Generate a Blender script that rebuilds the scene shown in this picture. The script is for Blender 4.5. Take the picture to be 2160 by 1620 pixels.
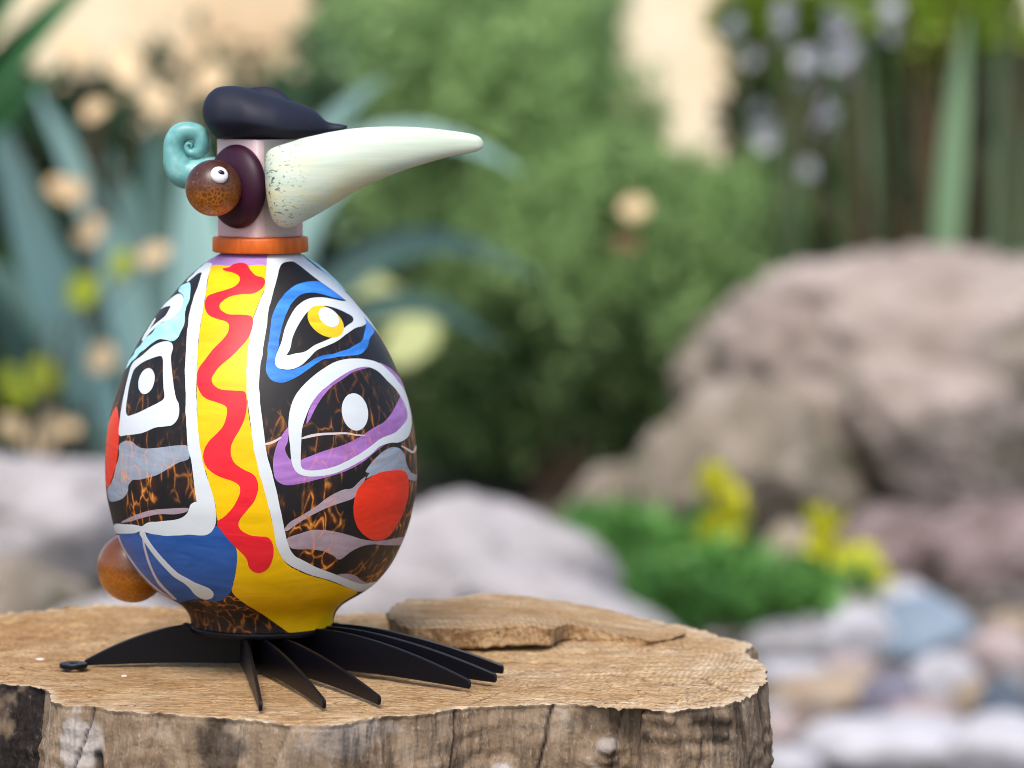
import bpy, bmesh, math, random
import numpy as np
from mathutils import Vector, Matrix
from mathutils.geometry import delaunay_2d_cdt

for o in list(bpy.data.objects):
    bpy.data.objects.remove(o)
SC = bpy.context.scene
COL = SC.collection
random.seed(11)
R = np.random.RandomState(5)

# ------------------------------------------------------------------ camera, sky, sun, exposure
FPX = 8450.0                      # focal length in photograph pixels (2160 wide)
CAM = np.array([0.0, -2.6, 0.415])
PITCH = math.atan2(750.0, FPX)
cd = bpy.data.cameras.new('camera')
cam = bpy.data.objects.new('camera', cd)
COL.objects.link(cam)
cam.location = CAM
cam.rotation_euler = (math.pi / 2 - PITCH, 0, 0)
cd.sensor_width = 36.0
cd.lens = 36.0 * FPX / 2160.0
cd.clip_start = 0.05
cd.clip_end = 400
cd.dof.use_dof = True
cd.dof.focus_distance = 2.50
cd.dof.aperture_fstop = 5.6
SC.camera = cam

SUN_EL, SUN_AZ = 57.0, 193.0      # azimuth clockwise from +y: the light comes from above, just left of the camera's back
w = bpy.data.worlds.new('World')
SC.world = w
w.use_nodes = True
wn = w.node_tree.nodes
sky = wn.new('ShaderNodeTexSky')
sky.sky_type = 'NISHITA'
sky.sun_disc = False
sky.sun_elevation = math.radians(SUN_EL)
sky.sun_rotation = math.radians(SUN_AZ)
sky.dust_density = 3.0
sky.ozone_density = 0.7
bg = wn['Background']
w.node_tree.links.new(sky.outputs[0], bg.inputs[0])
bg.inputs[1].default_value = 0.115
sl = bpy.data.lights.new('sun', 'SUN')
sl.energy = 1.5
sl.angle = math.radians(28)
sl.color = (1.0, 0.95, 0.87)
sun = bpy.data.objects.new('sun', sl)
COL.objects.link(sun)
az, el = math.radians(SUN_AZ), math.radians(SUN_EL)
sd = Vector((math.sin(az) * math.cos(el), math.cos(az) * math.cos(el), math.sin(el)))
sun.location = sd * 6
sun.rotation_euler = (-sd).to_track_quat('-Z', 'Y').to_euler()
SC.view_settings.view_transform = 'Standard'
SC.view_settings.look = 'None'
SC.view_settings.gamma = 1.0
SC.view_settings.use_curve_mapping = False
SC.view_settings.exposure = 0.90
SC.render.engine = 'CYCLES'
SC.cycles.max_bounces = 8
SC.cycles.diffuse_bounces = 3
SC.cycles.glossy_bounces = 3
SC.cycles.transmission_bounces = 6
SC.cycles.use_denoising = True
SC.cycles.filter_width = 0.9

# ------------------------------------------------------------------ helpers
def ray(px, py):
    a, b = (px - 1080) / FPX, (810 - py) / FPX
    return np.array([a, math.cos(PITCH) + b * math.sin(PITCH), -math.sin(PITCH) + b * math.cos(PITCH)])

def spot(px, py, Y):
    """survey point of the photograph at depth Y"""
    d = ray(px, py)
    return CAM + d * ((Y - CAM[1]) / d[1])

def onz(px, py, z):
    d = ray(px, py)
    return CAM + d * ((z - CAM[2]) / d[2])

def scale_at(Y):
    return (Y - CAM[1]) / FPX      # metres per photograph pixel

def prop(o, label=None, cat=None, group=None, kind=None):
    if label: o['label'] = label
    if cat: o['category'] = cat
    if group: o['group'] = group
    if kind: o['kind'] = kind
    return o

def thing(name, loc, label, cat, group=None, kind=None):
    o = bpy.data.objects.new(name, None)
    o.empty_display_size = 0.05
    COL.objects.link(o)
    o.location = loc
    return prop(o, label, cat, group, kind)

def world_of(o):
    m = o.matrix_basis.copy()
    if o.parent is not None:
        m = world_of(o.parent) @ o.matrix_parent_inverse @ m
    return m

def link(name, me, material=None, parent=None, world=True):
    o = bpy.data.objects.new(name, me)
    COL.objects.link(o)
    if material is not None and not me.materials:
        me.materials.append(material)
    if parent is not None:
        o.parent = parent
        if world:
            m = world_of(parent)
            o.matrix_parent_inverse = m.inverted()
    return o

def mesh(name, V, F, smooth=True):
    me = bpy.data.meshes.new(name)
    V = np.asarray(V, dtype=np.float64).reshape(-1, 3)
    if isinstance(F, np.ndarray):
        n, k = F.shape
        me.vertices.add(len(V)); me.vertices.foreach_set('co', V.ravel())
        me.loops.add(n * k); me.loops.foreach_set('vertex_index', F.ravel().astype(np.int32))
        me.polygons.add(n)
        me.polygons.foreach_set('loop_start', np.arange(0, n * k, k, dtype=np.int32))
        me.polygons.foreach_set('loop_total', np.full(n, k, dtype=np.int32))
        me.update(calc_edges=True)
    else:
        me.from_pydata([tuple(v) for v in V], [], F)
        me.update()
    me.validate()
    if smooth:
        me.polygons.foreach_set('use_smooth', np.ones(len(me.polygons), dtype=bool))
    return me

def attr(me, name, vals):
    a = me.attributes.new(name, 'FLOAT', 'POINT')
    a.data.foreach_set('value', np.asarray(vals, dtype=np.float32))

def grid_faces(nr, nc, wrap=False):
    i, j = np.meshgrid(np.arange(nr - 1), np.arange(nc if wrap else nc - 1), indexing='ij')
    j2 = (j + 1) % nc
    return np.stack([i * nc + j, i * nc + j2, (i + 1) * nc + j2, (i + 1) * nc + j], -1).reshape(-1, 4)

def loft(rings, cap0=True, cap1=True, flip=False):
    rings = np.asarray(rings)
    n, k = rings.shape[:2]
    V = rings.reshape(-1, 3)
    F = [tuple(f) for f in grid_faces(n, k, True)]
    if cap0:
        V = np.vstack([V, rings[0].mean(0)]); c = len(V) - 1
        F += [(c, (j + 1) % k, j) for j in range(k)]
    if cap1:
        V = np.vstack([V, rings[-1].mean(0)]); c = len(V) - 1
        b = (n - 1) * k
        F += [(c, b + j, b + (j + 1) % k) for j in range(k)]
    if flip:
        F = [tuple(reversed(f)) for f in F]
    return V, F

def fix_normals(me):
    bm = bmesh.new(); bm.from_mesh(me)
    bmesh.ops.recalc_face_normals(bm, faces=bm.faces)
    bm.to_mesh(me); bm.free()
    return me

def lathe(profile, n, cx=0.0, cy=0.0):
    a = np.arange(n) * 2 * math.pi / n
    rings = [np.stack([cx + r * np.sin(a), cy - r * np.cos(a), np.full(n, z)], -1) for r, z in profile]
    return loft(rings)

def catmull(P, per, closed=False):
    """resample a polyline (any dimension) with a Catmull-Rom curve, about `per` long per step in the first two axes"""
    P = np.asarray(P, dtype=float)
    n = len(P)
    out = []
    for i in range(n if closed else n - 1):
        if closed:
            p0, p1, p2, p3 = P[i - 1], P[i], P[(i + 1) % n], P[(i + 2) % n]
        else:
            p1, p2 = P[i], P[i + 1]
            p0 = P[i - 1] if i > 0 else 2 * p1 - p2
            p3 = P[i + 2] if i + 2 < n else 2 * p2 - p1
        L = np.linalg.norm((p2 - p1)[:3])
        m = max(1, int(round(L / per)))
        for k in range(m):
            t = k / m
            out.append(0.5 * (2 * p1 + (p2 - p0) * t + (2 * p0 - 5 * p1 + 4 * p2 - p3) * t * t + (3 * p1 - p0 - 3 * p2 + p3) * t ** 3))
    if not closed:
        out.append(P[-1])
    return np.array(out)

def _h(ix, iy, iz, seed):
    x = (ix.astype(np.int64) * 374761393 + iy.astype(np.int64) * 668265263 + iz.astype(np.int64) * 2147483647 + seed * 974711) & 0xFFFFFFFF
    x = ((x ^ (x >> 13)) * 1274126177) & 0xFFFFFFFF
    return ((x ^ (x >> 16)) & 0xFFFFFF) / float(0xFFFFFF)

def noise(P, seed=0):
    P = np.asarray(P, dtype=float)
    i = np.floor(P).astype(np.int64)
    f = P - i
    f = f * f * f * (f * (f * 6 - 15) + 10)
    r = 0
    for dx in (0, 1):
        for dy in (0, 1):
            for dz in (0, 1):
                wgt = (f[:, 0] if dx else 1 - f[:, 0]) * (f[:, 1] if dy else 1 - f[:, 1]) * (f[:, 2] if dz else 1 - f[:, 2])
                r = r + wgt * _h(i[:, 0] + dx, i[:, 1] + dy, i[:, 2] + dz, seed)
    return r * 2 - 1

def fbm(P, octaves=4, seed=0, gain=0.5):
    P = np.asarray(P, dtype=float)
    r, a = 0, 1.0
    for o in range(octaves):
        r = r + a * noise(P * (2.03 ** o) + o * 17.3, seed + o)
        a *= gain
    return r

# ------------------------------------------------------------------ materials
class NB:
    def __init__(s, name):
        s.m = bpy.data.materials.new(name)
        s.m.use_nodes = True
        s.t = s.m.node_tree
        s.n = s.t.nodes
        s.b = s.n['Principled BSDF']
    def node(s, kind, **kw):
        n = s.n.new(kind)
        for k, v in kw.items():
            if k.startswith('i_'):
                key = k[2:]
                key = int(key) if key.isdigit() else key.replace('_', ' ')
                s.put(n.inputs[key], v)
            else:
                setattr(n, k, v)
        return n
    def put(s, sock, v):
        if isinstance(v, bpy.types.NodeSocket):
            s.t.links.new(v, sock)
        else:
            sock.default_value = v
    def coord(s, scale=(1, 1, 1), kind='Object', rot=(0, 0, 0)):
        c = s.node('ShaderNodeTexCoord')
        mp = s.node('ShaderNodeMapping')
        s.t.links.new(c.outputs[kind], mp.inputs[0])
        mp.inputs['Scale'].default_value = scale
        mp.inputs['Rotation'].default_value = rot
        return mp.outputs[0]
    def noise(s, vec, scale, detail=4, rough=0.55, dist=0.0):
        n = s.node('ShaderNodeTexNoise')
        s.t.links.new(vec, n.inputs['Vector'])
        n.inputs['Scale'].default_value = scale
        n.inputs['Detail'].default_value = detail
        n.inputs['Roughness'].default_value = rough
        n.inputs['Distortion'].default_value = dist
        return n.outputs['Fac']
    def ramp(s, fac, stops):
        n = s.node('ShaderNodeValToRGB')
        s.put(n.inputs[0], fac)
        e = n.color_ramp.elements
        while len(e) < len(stops):
            e.new(0.5)
        for k, (p, c) in enumerate(stops):
            e[k].position = p
            e[k].color = (c[0], c[1], c[2], 1) if not isinstance(c, (int, float)) else (c, c, c, 1)
        return n.outputs[0]
    def mix(s, fac, a, b, blend='MIX'):
        n = s.node('ShaderNodeMix')
        n.data_type = 'RGBA'
        n.blend_type = blend
        s.put(n.inputs[0], fac)
        for k, v in ((6, a), (7, b)):
            s.put(n.inputs[k], v if isinstance(v, bpy.types.NodeSocket) else (v[0], v[1], v[2], 1))
        return n.outputs[2]
    def math(s, op, a, b=0.0, clamp=False):
        n = s.node('ShaderNodeMath')
        n.operation = op
        n.use_clamp = clamp
        s.put(n.inputs[0], a)
        s.put(n.inputs[1], b)
        return n.outputs[0]
    def attr(s, name):
        n = s.node('ShaderNodeAttribute')
        n.attribute_name = name
        return n.outputs['Fac']
    def bump(s, height, strength=0.3, dist=0.002):
        n = s.node('ShaderNodeBump')
        n.inputs['Strength'].default_value = strength
        n.inputs['Distance'].default_value = dist
        s.put(n.inputs['Height'], height)
        s.t.links.new(n.outputs[0], s.b.inputs['Normal'])
    def set(s, **kw):
        for k, v in kw.items():
            key = k.replace('_', ' ')
            if isinstance(v, tuple) and len(v) == 3 and 'Color' in key:
                v = (*v, 1)
            s.put(s.b.inputs[key], v)
        return s

def srgb(r, g, b):
    f = lambda c: (c / 255 / 12.92) if c / 255 <= 0.04045 else ((c / 255 + 0.055) / 1.055) ** 2.4
    return (f(r), f(g), f(b))

def crackle(nb):
    """amber veins in black glass, light through them painted as colour: returns (mask, colour)"""
    v = nb.coord((125, 125, 52))
    wob = nb.noise(v, 0.55, 2)
    vm = nb.node('ShaderNodeVectorMath', operation='MULTIPLY_ADD')
    comb = nb.node('ShaderNodeCombineXYZ')
    for k in range(3):
        nb.put(comb.inputs[k], nb.math('MULTIPLY', wob, 1.6))
    nb.put(vm.inputs[0], v); vm.inputs[1].default_value = (1, 1, 1); nb.put(vm.inputs[2], comb.outputs[0])
    vo = nb.node('ShaderNodeTexVoronoi')
    vo.feature = 'DISTANCE_TO_EDGE'
    nb.put(vo.inputs['Vector'], vm.outputs[0])
    vo.inputs['Scale'].default_value = 1.0
    line = nb.ramp(vo.outputs['Distance'], [(0.0, 1.0), (0.05, 0.55), (0.12, 0.0)])
    glow = nb.ramp(vo.outputs['Distance'], [(0.0, 0.34), (0.42, 0.02)])  # glow of light through the glass, put into the base colour
    big = nb.coord((1, 1, 0.8))
    m1 = nb.ramp(nb.noise(big, 26, 2), [(0.40, 0.0), (0.54, 1.0)])
    fine = nb.ramp(nb.noise(big, 150, 2), [(0.40, 0.05), (0.60, 1.0)])
    sep = nb.node('ShaderNodeSeparateXYZ')
    nb.put(sep.inputs[0], nb.coord())
    hgt = nb.ramp(nb.math('MULTIPLY', sep.outputs[2], 4.0), [(0.13, 0.35), (0.24, 1.0), (0.52, 0.8), (0.74, 0.14), (1.0, 0.0)])
    mask = nb.math('MULTIPLY', nb.math('MULTIPLY', nb.math('MAXIMUM', line, glow), m1), nb.math('MULTIPLY', fine, hgt), True)
    col = nb.ramp(line, [(0.0, (0.22, 0.045, 0.004)), (0.5, (0.80, 0.19, 0.012)), (1.0, (1.0, 0.42, 0.07))])
    return mask, col

def glass_black():
    nb = NB('black_glass_amber_glow')
    mask, col = crackle(nb)
    v = nb.coord()
    base = nb.ramp(nb.noise(v, 40, 4), [(0.3, (0.006, 0.006, 0.008)), (0.7, (0.012, 0.010, 0.011))])
    nb.set(Base_Color=nb.mix(mask, base, col), Roughness=0.5)
    nb.b.inputs['Specular IOR Level'].default_value = 0.34
    nb.bump(nb.noise(v, 120, 3), 0.06, 0.001)
    return nb.m

def enamel(name, col, rough=0.36, streak=0.0, veins=0.0, var=0.05):
    nb = NB(name)
    v = nb.coord()
    n = nb.noise(nb.coord((14, 14, 60)), 1.6, 4, 0.6, 1.5)
    lo = tuple(c * (1 - var - streak) for c in col)
    hi = tuple(min(0.92, c * (1 + var + streak * 1.5) + streak * 0.1) for c in col)
    c = nb.ramp(n, [(0.32, lo), (0.68, hi)])
    if veins:
        mask, vc = crackle(nb)
        c = nb.mix(nb.math('MULTIPLY', mask, veins), c, vc)
    nb.set(Base_Color=c, Roughness=rough + 0.12)
    nb.b.inputs['Specular IOR Level'].default_value = 0.25
    nb.bump(nb.noise(v, 45, 2), 0.02, 0.001)
    return nb.m

def plain(name, col, rough=0.6, var=0.15, scale=20, bump=0.0, bscale=60, spec=0.5, col2=None, dist=0.002, detail=4):
    nb = NB(name)
    v = nb.coord()
    n = nb.noise(v, scale, detail, 0.6)
    lo = tuple(c * (1 - var) for c in col)
    hi = col2 or tuple(min(0.95, c * (1 + var)) for c in col)
    nb.set(Base_Color=nb.ramp(n, [(0.33, lo), (0.67, hi)]), Roughness=rough)
    nb.b.inputs['Specular IOR Level'].default_value = spec
    if bump:
        nb.bump(nb.noise(v, bscale, 5), bump, dist)
    return nb.m

# ------------------------------------------------------------------ ground
ZG = -0.85
nb = NB('garden_soil')
v = nb.coord()
nb.set(Base_Color=nb.ramp(nb.noise(v, 6, 6), [(0.3, (0.045, 0.036, 0.026)), (0.5, (0.085, 0.068, 0.05)), (0.72, (0.14, 0.125, 0.085))]), Roughness=0.95)
nb.bump(nb.noise(v, 40, 5), 0.5, 0.02)
M_soil = nb.m
gx = np.concatenate([np.linspace(-90, -6, 16), np.linspace(-5.6, 5.6, 90), np.linspace(6, 90, 16)])
gy = np.concatenate([np.linspace(-60, -4, 12), np.linspace(-3.6, 9.5, 100), np.linspace(10, 150, 18)])
X, Y = np.meshgrid(gx, gy)
P = np.stack([X.ravel(), Y.ravel(), np.zeros(X.size)], -1)
near = np.exp(-((np.abs(P[:, 0]) / 6) ** 4 + (np.abs(P[:, 1] - 3) / 7) ** 4))
P[:, 2] = ZG - 0.01 + 0.014 * fbm(P * 2.2, 3, 3) * near
ground = link('ground', mesh('ground', P, grid_faces(len(gy), len(gx))), M_soil)
prop(ground, 'dark brown garden soil under the stones and plants', None, None, 'structure')

# ------------------------------------------------------------------ tree stump
OUT_PX = [(92, 1449), (108, 1465), (120, 1475), (144, 1482), (194, 1489), (280, 1497), (361, 1503), (472, 1507), (522, 1511), (610, 1517), (700, 1519), (745, 1513),
          (789, 1507), (840, 1502), (896, 1498), (940, 1490), (984, 1483), (1050, 1479), (1100, 1477), (1167, 1476), (1260, 1476), (1330, 1475), (1358, 1476), (1367, 1487), (1388, 1493),
          (1411, 1498), (1440, 1494), (1490, 1490), (1544, 1479), (1584, 1461), (1604, 1446), (1615, 1433), (1617, 1418), (1608, 1402)]
outl = [onz(x, y, 0.0)[:2] for x, y in OUT_PX]
outl += [(0.158, 0.035), (0.1565, 0.055), (0.163, 0.075), (0.152, 0.108), (0.138, 0.128), (0.132, 0.155), (0.108, 0.182), (0.075, 0.207), (0.03, 0.226), (-0.04, 0.24), (-0.12, 0.246), (-0.20, 0.244), (-0.28, 0.236),
         (-0.35, 0.205), (-0.42, 0.182), (-0.49, 0.15), (-0.53, 0.10), (-0.525, 0.04), (-0.47, 0.00), (-0.42, -0.045), (-0.36, -0.068), (-0.323, -0.072)]
outl = np.array(outl)
oc = catmull(np.c_[outl, np.zeros(len(outl))], 0.0013, True)[:, :2]
cen = np.array([-0.17, 0.03])
NS = len(oc)
# rugged rim: slow wobble plus fine chipping
t_ = np.c_[oc * 60, np.zeros(NS)]
tang = np.roll(oc, -1, 0) - np.roll(oc, 1, 0)
tang /= np.linalg.norm(tang, axis=1)[:, None]
nrm = np.c_[tang[:, 1], -tang[:, 0]]
if ((oc - cen) * nrm).sum() < 0:
    nrm = -nrm
k = np.ones(9) / 9
nrm = np.stack([np.convolve(np.r_[nrm[-4:, i], nrm[:, i], nrm[:4, i]], k, 'valid') for i in (0, 1)], -1)
nrm /= np.linalg.norm(nrm, axis=1)[:, None]
rim = oc + nrm * (0.0012 * fbm(t_, 3, 8) + 0.0008 * noise(t_ * 7, 9) + 0.0005 * noise(t_ * 17, 10))[:, None]

LIPP = [onz(1180, 1328, 0.006), onz(1230, 1329, 0.006), onz(1290, 1338, 0.004), onz(1340, 1346, 0.003), onz(1390, 1353, 0.002), onz(1460, 1358, 0.001)]
LIPX = [q[0] for q in LIPP]; LIPY = [q[1] + 0.016 - 0.010 * k / 5 for k, q in enumerate(LIPP)]

CHK = [(onz(*a, 0)[:2], onz(*b, 0)[:2], d, w_) for a, b, d, w_ in [((1475, 1425), (1575, 1463), 0.0035, 0.0012), ((1095, 1441), (1190, 1445), 0.002, 0.0009), ((1066, 1424), (1100, 1432), 0.0018, 0.0009), ((980, 1480), (1060, 1452), 0.0016, 0.0009),
        ((300, 1452), (480, 1440), 0.0022, 0.0012), ((120, 1440), (330, 1462), 0.0016, 0.0010), ((480, 1462), (640, 1448), 0.0018, 0.0010), ((640, 1490), (760, 1470), 0.0014, 0.0009), ((1200, 1452), (1330, 1470), 0.0012, 0.0009), ((1300, 1420), (1420, 1440), 0.0010, 0.0009), ((60, 1350), (260, 1345), 0.0018, 0.0014), ((20, 1400), (110, 1418), 0.0014, 0.001)]]
CRK = []
def top_height(p):
    q = np.c_[p, np.zeros(len(p))]
    h = 0.0022 * fbm(q * np.array([7, 9, 1]), 3, 21)
    h = h + 0.0009 * fbm(q * np.array([22, 150, 1]), 4, 24)           # saw marks run along x
    h = h + 0.0006 * fbm(q * np.array([260, 420, 1]), 2, 26)                              # torn fibres
    rough = np.clip((-0.05 - p[:, 0]) / 0.10, 0, 1)
    h = h + rough * 0.0009 * fbm(q * np.array([100, 260, 1]), 2, 28)
    pit = np.clip(fbm(q * np.array([60, 130, 1]), 3, 29) - 0.55, 0, 1)
    h = h - 0.0035 * pit
    # the ground under the bird is levelled so the claws stand on it
    d = np.hypot(p[:, 0] + 0.1625, p[:, 1] + 0.03)
    h = h * (0.35 + 0.65 * np.clip((d - 0.12) / 0.12, 0, 1))
    # back right: the wood was torn higher towards the far rim
    yl = np.interp(p[:, 0], LIPX, LIPY)
    lip = np.clip((p[:, 1] - yl) / 0.02, 0, 1) * np.clip((p[:, 0] - 0.022) / 0.03, 0, 1) * np.clip((0.150 - p[:, 0]) / 0.08, 0, 1)
    h = h + (0.0100 - 0.0085 * np.clip((p[:, 0] - 0.015) / 0.085, 0, 1)) * lip * lip * (3 - 2 * lip) * (0.9 + 0.25 * fbm(q * np.array([30, 60, 1]), 2, 91))
    h = h + 0.012 * np.clip((p[:, 1] - 0.12) / 0.12, 0, 1) * np.clip((-0.20 - p[:, 0]) / 0.1, 0, 1) * 0.6
    for (x0, y0), (x1, y1), dep, wd in CHK:
        dx, dy = x1 - x0, y1 - y0
        L2 = dx * dx + dy * dy
        t = np.clip(((p[:, 0] - x0) * dx + (p[:, 1] - y0) * dy) / L2, 0, 1)
        wv = 0.0016 * noise(np.c_[t * 6, t * 0 + x0 * 50, t * 0], 95)
        dd = np.hypot(p[:, 0] - x0 - t * dx - wv * dy / math.sqrt(L2), p[:, 1] - y0 - t * dy + wv * dx / math.sqrt(L2))
        cr = np.exp(-(dd / (wd * 1.15)) ** 2) * np.sin(np.clip(t, 0.03, 0.97) * math.pi) ** 0.5
        h = h - dep * cr
        CRK.append(cr)
    # front left rim of the cut falls a little
    return h - 0.001

NRAD = 210
fr = np.concatenate([np.linspace(0.02, 0.9, NRAD - 25), np.linspace(0.906, 1.0, 25)])
Vt, = [np.zeros((NRAD, NS, 3))]
topcr = np.zeros((NRAD, NS))
for i, f in enumerate(fr):
    p = cen + (rim - cen) * f
    Vt[i, :, :2] = p
    CRK.clear()
    Vt[i, :, 2] = top_height(p)
    topcr[i] = np.max(CRK, axis=0)
rimz = Vt[-1, :, 2].copy()
V = Vt.reshape(-1, 3)
me_top = mesh('cut_face', np.vstack([V, [[*cen, V[:NS, 2].mean()]]]), grid_faces(NRAD, NS, True))
bm = bmesh.new(); bm.from_mesh(me_top); bm.verts.ensure_lookup_table()
c = bm.verts[NRAD * NS]
for j in range(NS):
    bm.faces.new((c, bm.verts[(j + 1) % NS], bm.verts[j]))
bmesh.ops.recalc_face_normals(bm, faces=bm.faces)
if bm.faces[0].normal.z < 0:
    bmesh.ops.reverse_faces(bm, faces=bm.faces)
for f in bm.faces: f.smooth = True
bm.to_mesh(me_top); bm.free()
attr(me_top, 'crack', np.r_[topcr.ravel(), 0])
attr(me_top, 'rim', np.r_[np.repeat(np.clip((fr - 0.955) / 0.045, 0, 1), NS), 0])

nb = NB('sawn_wood')
g1 = nb.noise(nb.coord((16, 260, 60)), 1.0, 7, 0.7, 0.6)              # saw grain
g2 = nb.noise(nb.coord((130, 520, 130)), 1.0, 5, 0.65)
g3 = nb.noise(nb.coord((260, 420, 260)), 1.0, 3, 0.7)
c0 = nb.node('ShaderNodeTexCoord')
sub = nb.node('ShaderNodeVectorMath', operation='SUBTRACT'); nb.put(sub.inputs[0], c0.outputs['Object']); sub.inputs[1].default_value = (-0.20, 0.05, 0)
ln = nb.node('ShaderNodeVectorMath', operation='LENGTH'); nb.put(ln.inputs[0], sub.outputs[0])
wob = nb.noise(nb.coord((9, 9, 9)), 1.0, 3)
rad = nb.math('ADD', ln.outputs['Value'], nb.math('MULTIPLY', wob, 0.04))
ringm = nb.math('ADD', nb.math('MULTIPLY', nb.math('SINE', nb.math('MULTIPLY', rad, 1500.0)), 0.5), 0.5)
wide = nb.math('ADD', nb.math('MULTIPLY', nb.math('SINE', nb.math('MULTIPLY', rad, 210.0)), 0.5), 0.5)
sx = nb.node('ShaderNodeSeparateXYZ'); nb.put(sx.inputs[0], c0.outputs['Object'])
big = nb.math('ADD', nb.noise(nb.coord((11, 16, 11)), 1.0, 5, 0.65), nb.math('MULTIPLY', sx.outputs[0], 0.35))
base = nb.ramp(big, [(0.26, (0.40, 0.225, 0.09)), (0.42, (0.53, 0.345, 0.17)), (0.56, (0.63, 0.455, 0.27)), (0.72, (0.72, 0.58, 0.40))])
base = nb.mix(nb.math('MULTIPLY', wide, 0.25), base, (0.34, 0.19, 0.08))
base = nb.mix(nb.ramp(g1, [(0.34, 0.85), (0.52, 0.0)]), base, (0.20, 0.10, 0.04))
base = nb.mix(nb.ramp(g2, [(0.53, 0.0), (0.72, 0.6)]), base, (0.72, 0.57, 0.39))
base = nb.mix(nb.ramp(g2, [(0.30, 0.7), (0.44, 0.0)]), base, (0.17, 0.085, 0.035))
rm = nb.math('MULTIPLY', ringm, nb.ramp(nb.noise(nb.coord((10, 10, 10)), 1.0, 2), [(0.42, 0.0), (0.56, 0.42)]))
base = nb.mix(rm, base, (0.27, 0.15, 0.065))
base = nb.mix(nb.ramp(g3, [(0.57, 0.0), (0.66, 0.8)]), base, (0.16, 0.08, 0.035))
base = nb.mix(nb.math('MULTIPLY', nb.attr('rim'), nb.ramp(nb.noise(nb.coord((90, 90, 90)), 1.0, 4, 0.7), [(0.38, 0.0), (0.6, 0.8)])), base, (0.74, 0.62, 0.46))
base = nb.mix(nb.math('MULTIPLY', nb.attr('crack'), 0.85), base, (0.075, 0.04, 0.02))
nb.set(Base_Color=base, Roughness=0.85)
nb.b.inputs['Specular IOR Level'].default_value = 0.2
nb.bump(nb.math('ADD', nb.math('MULTIPLY', g1, 1.0), nb.math('ADD', nb.math('MULTIPLY', g2, 1.0), nb.math('ADD', nb.math('MULTIPLY', g3, 0.5), nb.math('MULTIPLY', ringm, 0.10)))), 1.0, 0.0022)
M_cut = nb.m

# side of the stump
DEP = np.concatenate([np.linspace(0, 0.075, 76), np.linspace(0.082, 0.125, 8), np.linspace(0.15, 0.88, 16)])
NDD = len(DEP)
U = np.concatenate([[0], np.cumsum(np.linalg.norm(np.roll(oc, -1, 0) - oc, axis=1))])[:NS]
Vs = np.zeros((NDD, NS, 3))
dark = np.zeros((NDD, NS)); pale = np.zeros((NDD, NS))
def side_near(px):
    """index along the outline of the front rim below a photograph column"""
    k = np.argmin([abs((px - 1080) / FPX * (y - CAM[1]) - x) + (0 if y < 0.0 else 9) for x, y in oc])
    return k
CR = [(190, -0.35, 0.0018, 0.0008), (610, -0.40, 0.0007, 0.0006), (880, -0.10, 0.0005, 0.0006), (962, -0.28, 0.0024, 0.0009), (1166, -0.22, 0.0024, 0.0009), (1318, -0.18, 0.0012, 0.0007),
      (1215, -0.12, 0.0006, 0.0006), (470, -0.5, 0.0007, 0.0006), (1500, -0.3, 0.0011, 0.0008), (1560, -0.25, 0.0009, 0.0008), (330, -0.3, 0.0006, 0.0006), (780, -0.2, 0.0006, 0.0006)]
crk = [(U[side_near(px)], s, d, wd) for px, s, d, wd in CR]
KN = [(1282, 0.029, 0.0095, 0.0062), (1058, 0.043, 0.011, 0.005), (870, 0.052, 0.012, 0.003), (300, 0.040, 0.016, 0.0035), (1470, 0.05, 0.014, 0.003)]
knots = [(U[side_near(px)], z, s, a) for px, z, s, a in KN]
HO = [(1366, 0.017, 0.0042, 0.0085, 0.010), (1443, 0.004, 0.008, 0.0035, 0.003), (205, 0.040, 0.003, 0.010, 0.006), (372, 0.047, 0.010, 0.006, 0.005)]
holes = [(U[side_near(px)], z, sx, sz, a) for px, z, sx, sz, a in HO]
DK = [(40, 0.03, 0.034, 0.2, 1.0), (455, 0.020, 0.013, 0.030, 0.75), (372, 0.045, 0.012, 0.007, 0.7), (1500, 0.010, 0.020, 0.012, 0.75), (1366, 0.014, 0.007, 0.014, 0.7), (1560, 0.02, 0.012, 0.02, 0.55),
      (1240, 0.012, 0.02, 0.007, 0.35), (205, 0.045, 0.005, 0.015, 0.8), (700, 0.03, 0.03, 0.02, 0.25)]
darks = [(U[side_near(px)], z, sx, sz, a) for px, z, sx, sz, a in DK]
PL = [(160, 0.03, 0.014, 0.03, 0.7), (300, 0.05, 0.02, 0.012, 0.8), (1058, 0.042, 0.008, 0.006, 0.8), (1282, 0.026, 0.006, 0.004, 0.5), (1260, 0.056, 0.010, 0.005, 0.8), (730, 0.012, 0.03, 0.01, 0.3)]
pales = [(U[side_near(px)], z, sx, sz, a) for px, z, sx, sz, a in PL]
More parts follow.
